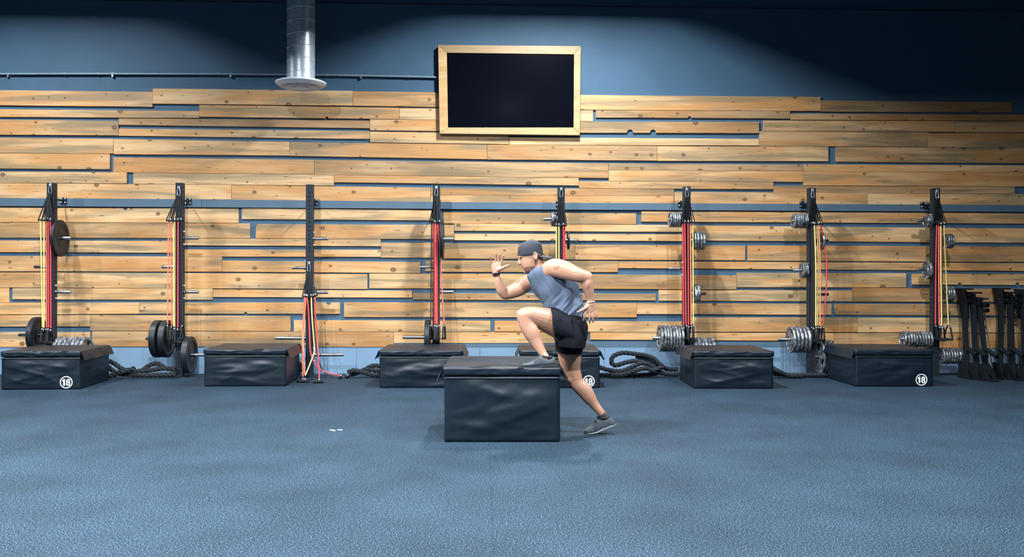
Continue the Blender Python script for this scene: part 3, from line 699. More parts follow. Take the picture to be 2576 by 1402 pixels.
# ------------------------------------------------------------------ foam plyo boxes
def fold(u, v, seed, amp):
    a = noise.noise(Vector((u * 1.7 + seed * 7.3, v * 2.4, seed)))
    b = noise.noise(Vector((u * 2.4 - v * 3.3 + seed * 3.1, (u + v) * 1.3, seed + 5)))
    c = abs(noise.noise(Vector(((u * 1.2 + v * 3.0) + seed, (v * 1.2 - u) * 1.1, seed + 9))))
    r1 = 1 - abs(noise.noise(Vector((u * 1.6 + v * 2.6 + seed, (u - v) * 1.1, seed + 21)))) * 3.2
    r2 = 1 - abs(noise.noise(Vector((u * 1.8 - v * 2.9 + seed * 2, (u + v) * 1.0, seed + 33)))) * 3.2
    sag = 0.35 * math.sin(math.pi * min(max(v, 0), 1)) - 0.4 * c
    return amp * (0.8 * a + 0.5 * b + sag + 0.35 * max(r1, 0) + 0.3 * max(r2, 0))
def plyo(label, FLp, FRp, H, D, seed, decal=False, flaps=(), zdec=0.09, xdec=0.11, amp=0.021, creases=False):
    A = PF(*FLp); B = PF(*FRp); W = (B - A).length
    ux = (B - A).normalized(); uy = Vector((-ux.y, ux.x, 0)); o = A
    t = thing('plyo_box', label, 'plyo box', (A + B) / 2 + uy * D / 2, 'black soft plyo boxes')
    G = lambda x, y, z: o + ux * x + uy * y + Z3 * z
    zl = H - 0.078
    def shell(x0, x1, y0, y1, z0, z1, rad, disp, n):
        nx, ny, nz = n; vs = {}; L = []; fs = []
        def vid(i, j, k):
            key = (i, j, k)
            if key not in vs:
                p = Vector((x0 + (x1 - x0) * i / nx, y0 + (y1 - y0) * j / ny, z0 + (z1 - z0) * k / nz))
                q = Vector((min(max(p.x, x0 + rad), x1 - rad), min(max(p.y, y0 + rad), y1 - rad), min(max(p.z, z0 + rad), z1 - rad)))
                d = p - q
                if d.length > 1e-9: p = q + d.normalized() * rad
                p = disp(p, i / nx, j / ny, k / nz, (i == 0, i == nx, j == 0, j == ny, k == 0, k == nz))
                vs[key] = len(L); L.append(G(*p))
            return vs[key]
        for k, fx in ((0, 1), (nz, 0)):
            for i in range(nx):
                for j in range(ny): fs.append((vid(i, j, k), vid(i + 1, j, k), vid(i + 1, j + 1, k), vid(i, j + 1, k)))
        for j in (0, ny):
            for i in range(nx):
                for k in range(nz): fs.append((vid(i, j, k), vid(i + 1, j, k), vid(i + 1, j, k + 1), vid(i, j, k + 1)))
        for i in (0, nx):
            for j in range(ny):
                for k in range(nz): fs.append((vid(i, j, k), vid(i, j + 1, k), vid(i, j + 1, k + 1), vid(i, j, k + 1)))
        return MB().add(L, fs)
    def w01(u): return min(1.0, 5 * u * (1 - u))
    def flat(x, z): return 1 - math.exp(-(((x - (W - xdec)) ** 2 + (z - zdec) ** 2) / 0.11 ** 2) ** 2) if decal else 1.0
    def dbody(p, u, v, s, fl):
        p = p.copy()
        if fl[2]: p.y -= fold(u, s, seed, amp) * w01(u) * w01(s) * flat(p.x, p.z)
        if fl[3]: p.y += fold(u, s, seed + 3, amp) * w01(u) * w01(s)
        if fl[0]: p.x -= 0.4 * fold(v, s, seed + 11, amp) * w01(v) * w01(s)
        if fl[1]: p.x += 0.4 * fold(v, s, seed + 17, amp) * w01(v) * w01(s)
        return p
    part('body', shell(0, W, 0, D, 0, zl + 0.004, 0.014, dbody, (44, 34, 28)), M['vinyl'], t, angle=70)
    def dlid(p, u, v, s, fl):
        p = p.copy()
        n = noise.noise(Vector((u * 7 + seed, v * 7, s * 3))) * 0.010 + noise.noise(Vector((u * 17 + seed, v * 15, s * 2))) * 0.004
        if fl[5]:
            p.z += noise.noise(Vector((u * 2.5 + seed * 2, v * 3, 3))) * 0.010 * w01(u) * w01(v) - 0.004 * w01(u) * w01(v)
            if creases:
                for c0, sl in ((0.10, 0.42), (0.30, 0.36), (0.46, 0.40)):
                    dd = (1 - v) - (c0 + (u - 0.2) * sl); p.z += 0.014 * math.exp(-(dd / 0.022) ** 2) * w01(u) * w01(v)
        if fl[2] or fl[3]: p.y += n * w01(u) * (-1 if fl[2] else 1)
        if fl[0] or fl[1]: p.x += n * w01(v)
        return p
    e = 0.009
    part('lid', shell(-e, W + e, -e, D + e, zl + 0.006, H, 0.016, dlid, (64, 64, 5) if creases else (36, 36, 5)), M['vinyl'], t, angle=70)
    mb = MB()
    mb.tube([G(-e, -0.006, zl - 0.012), G(W / 2, -0.008, zl - 0.013), G(W + e, -0.006, zl - 0.012)], 0.004, 6)
    part('seam_piping', mb, M['vinyl'], t)
    for s in flaps:      # loose cover flaps hanging at the sides
        x0 = -e if s < 0 else W + e; rows = []
        for k in range(5):
            f = k / 4; row = []
            for q in range(15):
                v = q / 14
                out = s * (0.004 + 0.055 * f * (0.8 + 0.4 * noise.noise(Vector((v * 4, seed, 1)))))
                row.append(G(x0 + out, -e + 0.01 + (D + 2 * e - 0.02) * v, H - 0.012 - 0.10 * f + 0.01 * noise.noise(Vector((v * 6, seed, f)))))
            rows.append(row)
        mb = MB(); vs = [p for r in rows for p in r] + [p - ux * s * 0.004 for r in rows for p in r]; nn = 75; fs = []
        for k in range(4):
            for q in range(14):
                a = k * 15 + q; fs += [(a, a + 1, a + 16, a + 15), (nn + a, nn + a + 15, nn + a + 16, nn + a + 1)]
        for q in range(14): fs += [(q, nn + q, nn + q + 1, q + 1), (60 + q, 61 + q, nn + 61 + q, nn + 60 + q)]
        for k in range(4): fs += [(k * 15, k * 15 + 15, nn + k * 15 + 15, nn + k * 15), (k * 15 + 14, nn + k * 15 + 14, nn + k * 15 + 29, k * 15 + 29)]
        part('side_flap', mb.add(vs, fs), M['vinyl'], t)
    if decal:
        cx, cz, R = W - xdec, zdec, 0.072
        def onf(x, z):
            u, s = x / W, z / (zl + 0.004)
            return G(x, -fold(u, s, seed, amp) * w01(u) * w01(s) * flat(x, z) - 0.004, z)
        mb = MB(); n = 48; vs = []
        for q in range(n):
            a = 2 * math.pi * q / n
            for rr in (R, R * 0.86): vs.append(onf(cx + rr * math.cos(a), cz + rr * math.sin(a)))
        vs += [v + uy * 0.002 for v in vs]; fs = []
        for q in range(n):
            w = (q + 1) % n; a, b, c, d = 2 * q, 2 * q + 1, 2 * w + 1, 2 * w
            fs += [(a, b, c, d), (2 * n + a, a, d, 2 * n + d), (b, 2 * n + b, 2 * n + c, c)]
        part('number_ring', mb.add(vs, fs), M['white'], t, smooth=False)
        cu = bpy.data.curves.new('digits', 'FONT'); cu.body = '8'; cu.size = 0.112; cu.align_x = 'CENTER'; cu.offset = 0.0022; cu.extrude = 0.001; cu.space_character = 1.08
        ob = bpy.data.objects.new('digits', cu); COL.objects.link(ob)
        me = bpy.data.meshes.new_from_object(ob.evaluated_get(bpy.context.evaluated_depsgraph_get()))
        bpy.data.objects.remove(ob); bpy.data.curves.remove(cu)
        for v in me.vertices:
            g = onf(cx + 0.022 + v.co.x * 0.92, cz - 0.040 + v.co.y) - uy * v.co.z; v.co = g - t.location
        me.materials.clear(); me.materials.append(M['white'])
        link('number_digit', me, None, t)
        one = [(-0.034, 0.0), (-0.034, 0.056), (-0.046, 0.048), (-0.046, 0.063), (-0.030, 0.078), (-0.015, 0.078), (-0.015, 0.0)]
        vs = [onf(cx + a, cz - 0.040 + b) for a, b in one]; k7 = len(vs); vs += [v + uy * 0.002 for v in vs]
        part('number_digit', MB().add(vs, [tuple(range(k7))] + [(q, (q + 1) % k7, (q + 1) % k7 + k7, q + k7) for q in range(k7)]), M['white'], t, smooth=False)
    return t
plyo('low black vinyl plyo box marked 18, cut by the left picture edge', (3, 981.5), (201, 980), 0.457, 0.95, 1, True, (1,), 0.085, 0.155)
plyo('low black vinyl plyo box between the second and third posts', (513, 973), (719, 972), 0.457, 0.95, 2, False, (1,))
plyo('low black vinyl plyo box directly behind the left of the tall box', (954, 976.5), (1161, 976.5), 0.457, 0.95, 3, False, (1, -1))
plyo('low black vinyl plyo box marked 18 partly hidden behind the man', (1308, 976.5), (1509, 977), 0.457, 0.95, 4, True, (1, -1), 0.082, 0.135)
plyo('low black vinyl plyo box in front of the sixth post', (1746, 978.5), (1946, 979), 0.457, 0.95, 5, False, (-1,))
plyo('low black vinyl plyo box marked 18 in front of the eighth post', (2152, 973), (2347, 973), 0.457, 0.95, 6, True, (-1,), 0.085, 0.145)
FBOX = plyo('tall black vinyl plyo box in the foreground under the man\'s foot', (1117, 1113), (1409, 1113), 0.612, 1.02, 14, False, (-1, 1), amp=0.026, creases=True)

# ------------------------------------------------------------------ battle ropes
def rope(label, paths, R=0.031, pitch=0.17):
    mb = MB(); allp = []
    for pts in paths:
        P = [PY(a, b, y) for a, b, y in pts]
        for p in P: p.z = max(p.z, R + 0.004)
        c = catmull(P, 14)
        # resample
        out = [c[0]]; acc = 0.0; step = 0.012
        for a, b in zip(c[:-1], c[1:]):
            L = (b - a).length; d = step - acc
            while d <= L: out.append(a.lerp(b, d / L)); d += step
            acc = L - (d - step)
        u = None; fr = []
        for k in range(len(out)):
            tg = (out[min(k + 1, len(out) - 1)] - out[max(k - 1, 0)]).normalized()
            u = tg.orthogonal().normalized() if u is None else (u - tg * u.dot(tg)).normalized()
            fr.append((out[k], u.copy(), tg.cross(u)))
        for s in range(3):
            line = [p + (uu * math.cos(2 * math.pi * (k * step / pitch + s / 3)) + ww * math.sin(2 * math.pi * (k * step / pitch + s / 3))) * R * 0.5 for k, (p, uu, ww) in enumerate(fr)]
            for v in line: v.z = max(v.z, R * 0.56)
            mb.tube(line, R * 0.56, 7)
        allp += P
    base = min(allp, key=lambda v: v.z)
    o = solo('battle_rope', mb, M['rope'], (base.x, base.y, 0))
    return tag(o, label, 'rope', 'black battle ropes along the wall')
def cz(pts, x0, y0, Y, s=3.903): return [(x0 + a / s, y0 + b / s, y if y else Y) for a, b, *r in pts for y in [r[0] if r else None]]
rope('thick black battle rope heaped between the leftmost box and the second post', [
    cz([(1040, 880), (1120, 915), (1200, 970), (1300, 992), (1450, 985), (1600, 965), (1730, 975)], 0, 680, 11.92),
    cz([(1040, 930), (1140, 1005), (1250, 1022), (1400, 1030), (1560, 1028), (1730, 1022)], 0, 680, 11.84),
    cz([(1400, 985), (1450, 945), (1510, 918), (1565, 925), (1620, 970)], 0, 680, 11.97),
    cz([(1040, 1055), (1110, 1030), (1200, 1000), (1330, 962)], 0, 680, 11.78)])
rope('end of a black battle rope behind the right of the second box', [
    cz([(570, 900), (600, 920), (605, 970), (590, 1010), (560, 1020)], 600, 680, 11.93)])
rope('short knotted heap of black battle rope left of the third box', [
    cz([(1075, 1005), (1130, 985), (1230, 1005), (1320, 1030), (1420, 1035)], 600, 680, 11.85),
    cz([(1100, 1040), (1180, 1000), (1260, 975), (1340, 985), (1420, 1000)], 600, 680, 11.92),
    cz([(1230, 985), (1300, 945), (1360, 938), (1430, 960)], 600, 680, 11.97)])
rope('large looped coil of black battle rope right of the man', [
    cz([(1730, 975, 11.98), (1620, 968, 11.98), (1560, 925), (1500, 868), (1410, 836), (1330, 825), (1200, 812), (1105, 845), (1085, 905), (1130, 935), (1230, 905), (1330, 893), (1420, 915), (1500, 965), (1555, 995), (1500, 1018), (1400, 1028), (1200, 1032), (960, 1030)], 1260, 680, 11.9),
    cz([(960, 952), (1080, 985), (1190, 990), (1290, 950), (1380, 915), (1460, 930), (1540, 985), (1610, 1018), (1740, 1028)], 1260, 680, 11.82),
    cz([(1080, 1030), (1200, 1025), (1310, 990), (1420, 962), (1490, 985), (1560, 960), (1590, 940)], 1260, 680, 11.77),
    cz([(1330, 845), (1420, 880), (1500, 920), (1530, 975)], 1260, 680, 11.95)])
rope('black battle rope lying in front of the seventh post', [
    cz([(100, 955, 11.95), (150, 985), (240, 1030), (310, 1055), (405, 1065)], 1916, 680, 11.75),
    cz([(100, 1010), (200, 1025), (340, 1040), (450, 1040), (540, 1045), (640, 1050)], 1916, 680, 11.84)])

# ------------------------------------------------------------------ folded steel bench frames at the far right
def frame(k, bx, by, tx, ty, dy, label):
    yb_, yt_ = 11.62 + dy, 12.18 + dy * 0.3
    b = PY(bx, by, yb_); tp = PY(tx, ty, yt_); b.z = max(b.z, 0.06)
    t = thing('folded_bench_frame', label, 'gym frame', (b.x, b.y, 0), 'folded steel frames leaning on the wall')
    ax = (tp - b).normalized(); side = X3; nrm = ax.cross(side).normalized()
    mb = MB(); L = (tp - b).length
    mb.box((b + tp) / 2, (0.055, 0.055, L), (side, nrm, ax)); part('leaning_tube', mb, M['darkframe'], t, smooth=False)
    mb = MB(); mb.tube([b + X3 * 0.06 - Y3 * 0.03 + Z3 * 0.1, tp + X3 * 0.05 - Y3 * 0.04 - Z3 * 0.15], 0.006, 8); part('guide_rod', mb, M['rod'], t)
    # foot: plate with gussets
    mb = MB(); mb.box((b.x, b.y - 0.02, 0.012), (0.11, 0.34, 0.02)); part('foot_plate', mb, M['darkframe'], t, smooth=False)
    for s in (-1, 1):
        mb = MB(); x = b.x + s * 0.045
        vs = [(x - 0.005, b.y - 0.17, 0.02), (x - 0.005, b.y + 0.13, 0.02), (x - 0.005, b.y + 0.12, 0.20), (x - 0.005, b.y + 0.02, 0.22)]
        vs += [(v[0] + 0.01, v[1], v[2]) for v in vs]
        part('gusset', mb.add(vs, [(0, 1, 2, 3), (7, 6, 5, 4), (0, 4, 5, 1), (1, 5, 6, 2), (2, 6, 7, 3), (3, 7, 4, 0)]), M['darkframe'], t, smooth=False)
    # head: angled plate with gusset and an open cross tube
    mb = MB(); mb.box(tp + Z3 * 0.03, (0.125, 0.26, 0.02)); part('head_plate', mb, M['darkframe'], t, smooth=False)
    mb = MB(); x = tp.x - 0.06
    vs = [(x, tp.y - 0.13, tp.z + 0.02), (x, tp.y + 0.12, tp.z + 0.02), (x + 0.02, tp.y + 0.02, tp.z - 0.26), (x + 0.02, tp.y - 0.08, tp.z - 0.30)]
    vs += [(v[0] + 0.012, v[1], v[2]) for v in vs]
    part('gusset', mb.add(vs, [(0, 1, 2, 3), (7, 6, 5, 4), (0, 4, 5, 1), (1, 5, 6, 2), (2, 6, 7, 3), (3, 7, 4, 0)]), M['darkframe'], t, smooth=False)
    for dz in (-0.06, -0.13):
        c = tp + Vector((0.03, -0.16, dz)); mb = MB()
        mb.lathe(c, Y3, [(0, 0.022), (0, 0.03), (0.34, 0.03), (0.34, 0.022)], 16, True); part('cross_tube', mb, M['darkframe'], t)
    c = b + Vector((0.045, -0.16, 0.26)); mb = MB()
    mb.lathe(c, Vector((0.1, 1, 0.25)), [(0, 0.02), (0, 0.03), (0.3, 0.03), (0.3, 0.02)], 16, True); part('cross_tube', mb, M['darkframe'], t)
FR = [(2432, 940, 2425, 733, 0.12), (2456, 948, 2447, 742, 0.0), (2482, 952, 2463, 757, -0.12), (2516, 955, 2519, 732, 0.1), (2548, 962, 2541, 742, -0.02), (2578, 968, 2574, 735, -0.1)]
FL_ = ['dark folded steel frame leaning on the wall, first right of the eighth post', 'dark folded steel frame leaning on the wall, second right of the eighth post',
       'dark folded steel frame leaning on the wall, third right of the eighth post', 'dark folded steel frame leaning on the wall, fourth right of the eighth post',
       'dark folded steel frame leaning on the wall, fifth right of the eighth post', 'dark folded steel frame cut by the right picture edge']
for k, a in enumerate(FR): frame(k, *a, FL_[k])

# ------------------------------------------------------------------ scraps on the floor
for k, (px, py) in enumerate([(836, 1085), (856, 1084)]):
    p = PF(px, py); mb = MB()
    for q in range(3):
        a = q * 1.3 + k; mb.box(p + Vector((0.012 * math.cos(a), 0.012 * math.sin(a), 0.004 + 0.002 * q)), (0.03, 0.008, 0.005), (Vector((math.cos(a), math.sin(a), 0)), Vector((-math.sin(a), math.cos(a), 0)), Z3))
    tag(solo('paper_scrap', mb, M['scrap'], (p.x, p.y, 0), False), f'tiny white scrap on the floor left of the tall box, the {["left", "right"][k]} of two', 'scrap', 'white scraps on the floor')
# ------------------------------------------------------------------ the man stepping up
def person():
    s1, s2 = 2.596, 7.38
    Zp = lambda x, y, d: PD(1180 + x / s1, 580 + y / s1, d)
    Cp = lambda x, y, d: PD(1220 + x / s2, 590 + y / s2, d)
    rz = lambda r, d: r / s1 * d / F_PX
    rc = lambda r, d: r / s2 * d / F_PX
    DEP = FWD
    def smooth_list(st, n=4):
        a = np.array(st, float); out = []
        for i in range(len(a) - 1):
            p0, p1, p2, p3 = a[max(i - 1, 0)], a[i], a[i + 1], a[min(i + 2, len(a) - 1)]
            for k in range(n):
                t = k / n; out.append(0.5 * (2 * p1 + (p2 - p0) * t + (2 * p0 - 5 * p1 + 4 * p2 - p3) * t * t + (3 * p1 - p0 - 3 * p2 + p3) * t ** 3))
        out.append(a[-1]); return out
    def limb(mb, st, n=18, hint=DEP, sub=4, ends=True):
        """st: (point, in-plane radius, depth radius)"""
        q = smooth_list([(*p, a, b) for p, a, b in st], sub)
        P = [Vector(v[:3]) for v in q]; A = [v[3] for v in q]; B = [v[4] for v in q]
        rings = []
        def ring(c, t, a, b):
            v = (hint - t * hint.dot(t)).normalized(); u = v.cross(t).normalized()
            return [c + u * (a * math.cos(2 * math.pi * k / n)) + v * (b * math.sin(2 * math.pi * k / n)) for k in range(n)]
        T = [(P[min(i + 1, len(P) - 1)] - P[max(i - 1, 0)]).normalized() for i in range(len(P))]
        if ends:
            for ang in (80, 55, 28): f = math.radians(ang); rings.append(ring(P[0] - T[0] * min(A[0], B[0]) * math.sin(f), T[0], A[0] * math.cos(f), B[0] * math.cos(f)))
        for i in range(len(P)): rings.append(ring(P[i], T[i], A[i], B[i]))
        if ends:
            for ang in (28, 55, 80): f = math.radians(ang); rings.append(ring(P[-1] + T[-1] * min(A[-1], B[-1]) * math.sin(f), T[-1], A[-1] * math.cos(f), B[-1] * math.cos(f)))
        return mb.ring_loft(rings)
    def pairs(mb, st, cv, n=28, sub=4, power=2.0):
        """st: (xf, yf, xb, yb, half depth, depth): rings spanned by a front and a back point"""
        q = smooth_list(st, sub); rings = []
        for xf, yf, xb, yb, hw, d in q:
            a = cv(xf, yf, d); b = cv(xb, yb, d); c = (a + b) / 2; u = (a - b) / 2; r = []
            for k in range(n):
                t = 2 * math.pi * k / n; cs, sn = math.cos(t), math.sin(t)
                e = 2.0 / power
                r.append(c + u * (abs(cs) ** e * (1 if cs >= 0 else -1)) + DEP * hw * (abs(sn) ** e * (1 if sn >= 0 else -1)))
            rings.append(r)
        return mb.ring_loft(rings)
    def ball(mb, c, ru, rd, rv, n=14):
        rings = []
        for i in range(1, n):
            f = math.pi * i / n
            rings.append([c + UP * rv * math.cos(f) + RGT * ru * math.sin(f) * math.cos(2 * math.pi * k / n) + DEP * rd * math.sin(f) * math.sin(2 * math.pi * k / n) for k in range(n)])
        return mb.ring_loft(rings)
    def remesh(mb, voxel, smooth=4, name='m'):
        me = bpy.data.meshes.new(name); me.from_pydata(mb.v, [], mb.f); me.update()
        bm = bmesh.new(); bm.from_mesh(me); bmesh.ops.recalc_face_normals(bm, faces=bm.faces); bm.to_mesh(me); bm.free()
        o = bpy.data.objects.new(name, me); COL.objects.link(o)
        r = o.modifiers.new('r', 'REMESH'); r.mode = 'VOXEL'; r.voxel_size = voxel; r.use_smooth_shade = True
        if smooth: s = o.modifiers.new('s', 'SMOOTH'); s.iterations = smooth; s.factor = 0.5
        out = bpy.data.meshes.new_from_object(o.evaluated_get(bpy.context.evaluated_depsgraph_get()))
        bpy.data.objects.remove(o); bpy.data.meshes.remove(me)
        for p in out.polygons: p.use_smooth = True
        return out
    root = PF(1490, 1089); root.z = 0
    def place(me, name, mat, parent):
        co = np.empty(len(me.vertices) * 3); me.vertices.foreach_get('co', co)
        co = co.reshape(-1, 3) - np.array(root); me.vertices.foreach_set('co', co.ravel()); me.update()
        me.materials.clear(); me.materials.append(mat)
        o = bpy.data.objects.new(name, me); COL.objects.link(o)
        if parent: o.parent = parent
        else: o.location = root
        return o
    DN, DF, DC = 7.53, 7.71, 7.62
    b = MB()
    # torso
    pairs(b, [(572, 680, 742, 720, .14, DC), (552, 610, 765, 640, .158, DC), (508, 525, 735, 555, .148, DC), (472, 445, 722, 455, .155, DC), (442, 392, 706, 388, .163, DC),
              (415, 342, 683, 318, .17, DC), (402, 300, 640, 250, .17, DC), (425, 270, 560, 212, .13, DC), (455, 240, 520, 205, .07, DC)], Zp)
    # near (left) leg, foot on the box
    limb(b, [(Zp(650, 640, DN), rz(98, DN), .095), (Zp(560, 604, 7.50), rz(90, 7.5), .092), (Zp(460, 570, 7.44), rz(70, 7.44), .078), (Zp(395, 553, 7.40), rz(55, 7.4), .066), (Zp(356, 556, 7.38), rz(50, 7.38), .058)])
    limb(b, [(Zp(356, 552, 7.38), rz(50, 7.38), .057), (Zp(374, 612, 7.38), rz(48, 7.38), .055), (Zp(408, 668, 7.38), rz(53, 7.38), .056), (Zp(432, 712, 7.38), rz(45, 7.38), .05), (Zp(456, 757, 7.37), rz(35, 7.37), .04), (Zp(482, 802, 7.36), rz(27, 7.36), .034), (Zp(502, 832, 7.35), rz(25, 7.35), .034), (Zp(510, 860, 7.35), rz(26, 7.35), .032)])
    ball(b, Zp(342, 548, 7.38), .045, .045, .042)
    # far (right) leg
    limb(b, [(Zp(660, 680, DF), rz(88, DF), .092), (Zp(655, 775, DF), rz(80, DF), .088), (Zp(660, 850, 7.71), rz(72, DF), .08), (Zp(672, 915, 7.71), rz(57, DF), .068), (Zp(690, 965, 7.71), rz(50, DF), .06)])
    limb(b, [(Zp(684, 950, 7.71), rz(50, DF), .058), (Zp(705, 1000, 7.71), rz(47, DF), .054), (Zp(752, 1045, 7.71), rz(50, DF), .056), (Zp(785, 1092, 7.71), rz(43, DF), .05), (Zp(820, 1140, 7.71), rz(31, DF), .038), (Zp(858, 1188, 7.70), rz(26, DF), .034), (Zp(878, 1215, 7.70), rz(28, DF), .033)])
    ball(b, Zp(668, 968, 7.70), .04, .045, .05)
    # near (left) arm, drawn back
    limb(b, [(Zp(520, 268, 7.50), rz(62, 7.5), .07), (Zp(560, 245, 7.44), rz(62, 7.44), .066), (Zp(630, 262, 7.40), rz(60, 7.4), .058), (Zp(700, 288, 7.38), rz(49, 7.38), .048), (Zp(752, 303, 7.39), rz(42, 7.39), .043), (Zp(778, 308, 7.40), rz(38, 7.4), .04)])
    limb(b, [(Zp(770, 305, 7.40), rz(36, 7.4), .04), (Zp(772, 350, 7.40), rz(40, 7.4), .042), (Zp(782, 395, 7.41), rz(35, 7.41), .037), (Zp(791, 440, 7.42), rz(27, 7.42), .029), (Zp(795, 470, 7.42), rz(23, 7.42), .024), (Zp(796, 490, 7.42), rz(25, 7.42), .022)])
    ball(b, Zp(585, 238, 7.40), .062, .045, .048); ball(b, Zp(668, 290, 7.385), .07, .036, .036); ball(b, Zp(772, 345, 7.39), .036, .038, .06)
    # its hand, back towards us (crop 1430,740 at 14.02)
    Hp = lambda x, y, d: PD(1430 + x / 14.02, 740 + y / 14.02, d)
    rh = lambda r, d=7.42: r / 14.02 * d / F_PX
    limb(b, [(Hp(785, 280, 7.42), rh(150), .021), (Hp(775, 400, 7.42), rh(185), .019), (Hp(770, 520, 7.42), rh(210), .017), (Hp(775, 625, 7.42), rh(205), .013)])
    for pts, r in [([(610, 600), (585, 720), (560, 830), (542, 925)], 47), ([(735, 620), (738, 760), (742, 890), (752, 1010)], 47), ([(845, 620), (855, 750), (868, 870), (872, 985)], 46), ([(925, 600), (965, 710), (995, 800), (1018, 880)], 40)]:
        ds = (7.42, 7.415, 7.42, 7.435)
        limb(b, [(Hp(x, y, ds[k]), rh(r * (1.05 - 0.08 * k)), rh(r * (1.0 - 0.08 * k))) for k, (x, y) in enumerate(pts)], 12)
    limb(b, [(Hp(680, 430, 7.415), rh(70), .017), (Hp(560, 520, 7.405), rh(58), .015), (Hp(430, 590, 7.40), rh(48), .012), (Hp(320, 640, 7.40), rh(36), .010)], 12)
    # far (right) arm, raised in front (crop 1220,590 at 7.38)
    limb(b, [(Cp(900, 860, 7.74), rc(150, 7.74), .07), (Cp(790, 905, 7.79), rc(148, 7.79), .066), (Cp(660, 985, 7.81), rc(148, 7.8), .058), (Cp(530, 1050, 7.80), rc(135, 7.8), .05), (Cp(420, 1100, 7.79), rc(108, 7.79), .043), (Cp(375, 1115, 7.78), rc(98, 7.78), .04)])
    limb(b, [(Cp(375, 1120, 7.78), rc(95, 7.78), .04), (Cp(320, 1040, 7.77), rc(105, 7.77), .044), (Cp(275, 950, 7.76), rc(92, 7.76), .04), (Cp(240, 850, 7.75), rc(68, 7.75), .032), (Cp(215, 760, 7.75), rc(56, 7.75), .025), (Cp(208, 715, 7.75), rc(58, 7.75), .022)])
    limb(b, [(Cp(205, 715, 7.75), rc(66, 7.75), .021), (Cp(205, 650, 7.75), rc(88, 7.75), .019), (Cp(212, 580, 7.75), rc(94, 7.75), .017), (Cp(222, 535, 7.75), rc(92, 7.75), .013)])
    for pts, r in [([(150, 560), (125, 500), (108, 450), (97, 412)], 20), ([(190, 540), (196, 470), (203, 410), (208, 358)], 23), ([(240, 535), (256, 470), (270, 415), (283, 368)], 23), ([(288, 545), (310, 485), (332, 430), (352, 385)], 22)]:
        ds = (7.75, 7.745, 7.735, 7.72)
        limb(b, [(Cp(x, y, ds[k]), rc(r * (1.08 - 0.1 * k), 7.75), rc(r * (1.05 - 0.1 * k), 7.75)) for k, (x, y) in enumerate(pts)], 12)
    limb(b, [(Cp(235, 660, 7.74), rc(44, 7.75), .018), (Cp(310, 630, 7.73), rc(36, 7.75), .016), (Cp(390, 595, 7.72), rc(29, 7.75), .012), (Cp(448, 572, 7.72), rc(22, 7.75), .009)], 12)
    ball(b, Cp(560, 985, 7.80), .052, .04, .04); ball(b, Cp(300, 985, 7.765), .034, .036, .05)
    # neck and head
    DH = 7.60
    limb(b, [(Cp(950, 500, DH), rc(120, DH), .058), (Cp(985, 590, DH), rc(118, DH), .058), (Cp(1020, 680, DH), rc(130, DH), .066), (Cp(1050, 760, DH), rc(160, DH), .09)])
    sl = [(722, 790, 850, .020), (705, 745, 890, .040), (680, 728, 925, .052), (650, 716, 950, .058), (612, 692, 975, .063), (575, 672, 1000, .066), (530, 655, 1020, .069), (480, 646, 1040, .072), (440, 640, 1055, .074), (412, 626, 1060, .076), (380, 626, 1066, .077),
          (320, 632, 1066, .077), (250, 648, 1055, .073), (180, 700, 1020, .060), (130, 770, 970, .038), (110, 820, 920, .018)]
    rings = []; n = 28
    for y, xf, xb, hw in smooth_list(sl, 3):
        a = Cp(xf, y, DH); c = Cp(xb, y, DH); mid = a.lerp(c, 0.52); r = []
        for k in range(n):
            t = 2 * math.pi * k / n; cs, sn = math.cos(t), math.sin(t)
            fr = (a - mid) if cs > 0 else (mid - c)
            e = 0.86 if cs > 0 else 1.0
            r.append(mid + fr * cs + DEP * hw * (abs(sn) ** e) * (1 if sn >= 0 else -1) * (1 - 0.10 * max(cs, 0)))
        rings.append(r)
    b.ring_loft(rings)
    limb(b, [(Cp(652, 440, DH), rc(18, DH), .009), (Cp(636, 490, DH), rc(24, DH), .011), (Cp(627, 530, DH), rc(25, DH), .015), (Cp(648, 545, DH), rc(20, DH), .019)], 12)
    limb(b, [(Cp(650, 420, DH) - DEP * .045, rc(16, DH), .010), (Cp(644, 418, DH) - DEP * .02, rc(18, DH), .011), (Cp(642, 422, DH), rc(14, DH), .010), (Cp(644, 418, DH) + DEP * .02, rc(18, DH), .011), (Cp(650, 420, DH) + DEP * .045, rc(16, DH), .010)], 10, hint=UP)
    for yy, xx, rr in ((592, 680, 15), (640, 712, 17)):
        limb(b, [(Cp(xx + 18, yy, DH) - DEP * .024, rc(rr * .6, DH), .005), (Cp(xx, yy, DH), rc(rr, DH), .006), (Cp(xx + 18, yy, DH) + DEP * .024, rc(rr * .6, DH), .005)], 10, hint=UP)
    ball(b, Cp(760, 690, DH), .022, .026, .018)
    for s in (-1, 1):
        e = Cp(925, 400, DH) + DEP * s * .079
        ball(b, e - RGT * .002, .016, .006, .027, 12)
        rim = [e + RGT * (.017 * math.sin(a_) + .001) + UP * (.030 * math.cos(a_) - .001) + DEP * s * .007 for a_ in [math.radians(v) for v in (-60, -30, 0, 30, 60, 90, 120, 150, 178)]]
        b.tube(rim, [.004, .0048, .005, .005, .005, .005, .005, .006, .007], 8)
    jaw = [(Cp(838, 652, DH), Vector((1 / .066, 1 / .12, 1 / .042)), .95, (0.17, 0.085, 0.055)), (Cp(940, 515, DH), Vector((1 / .022, 1 / .12, 1 / .045)), .9, (0.17, 0.085, 0.055)), (Cp(695, 618, DH), Vector((1 / .010, 1 / .03, 1 / .005)), .95, (0.10, 0.03, 0.03))]
    skin = skin_mat(root, None, jaw)
    body = place(remesh(b, 0.0042, 5, 'person'), 'person', skin, None)
    tag(body, 'man in backward cap, grey tank top and black shorts stepping onto the tall box', 'person')
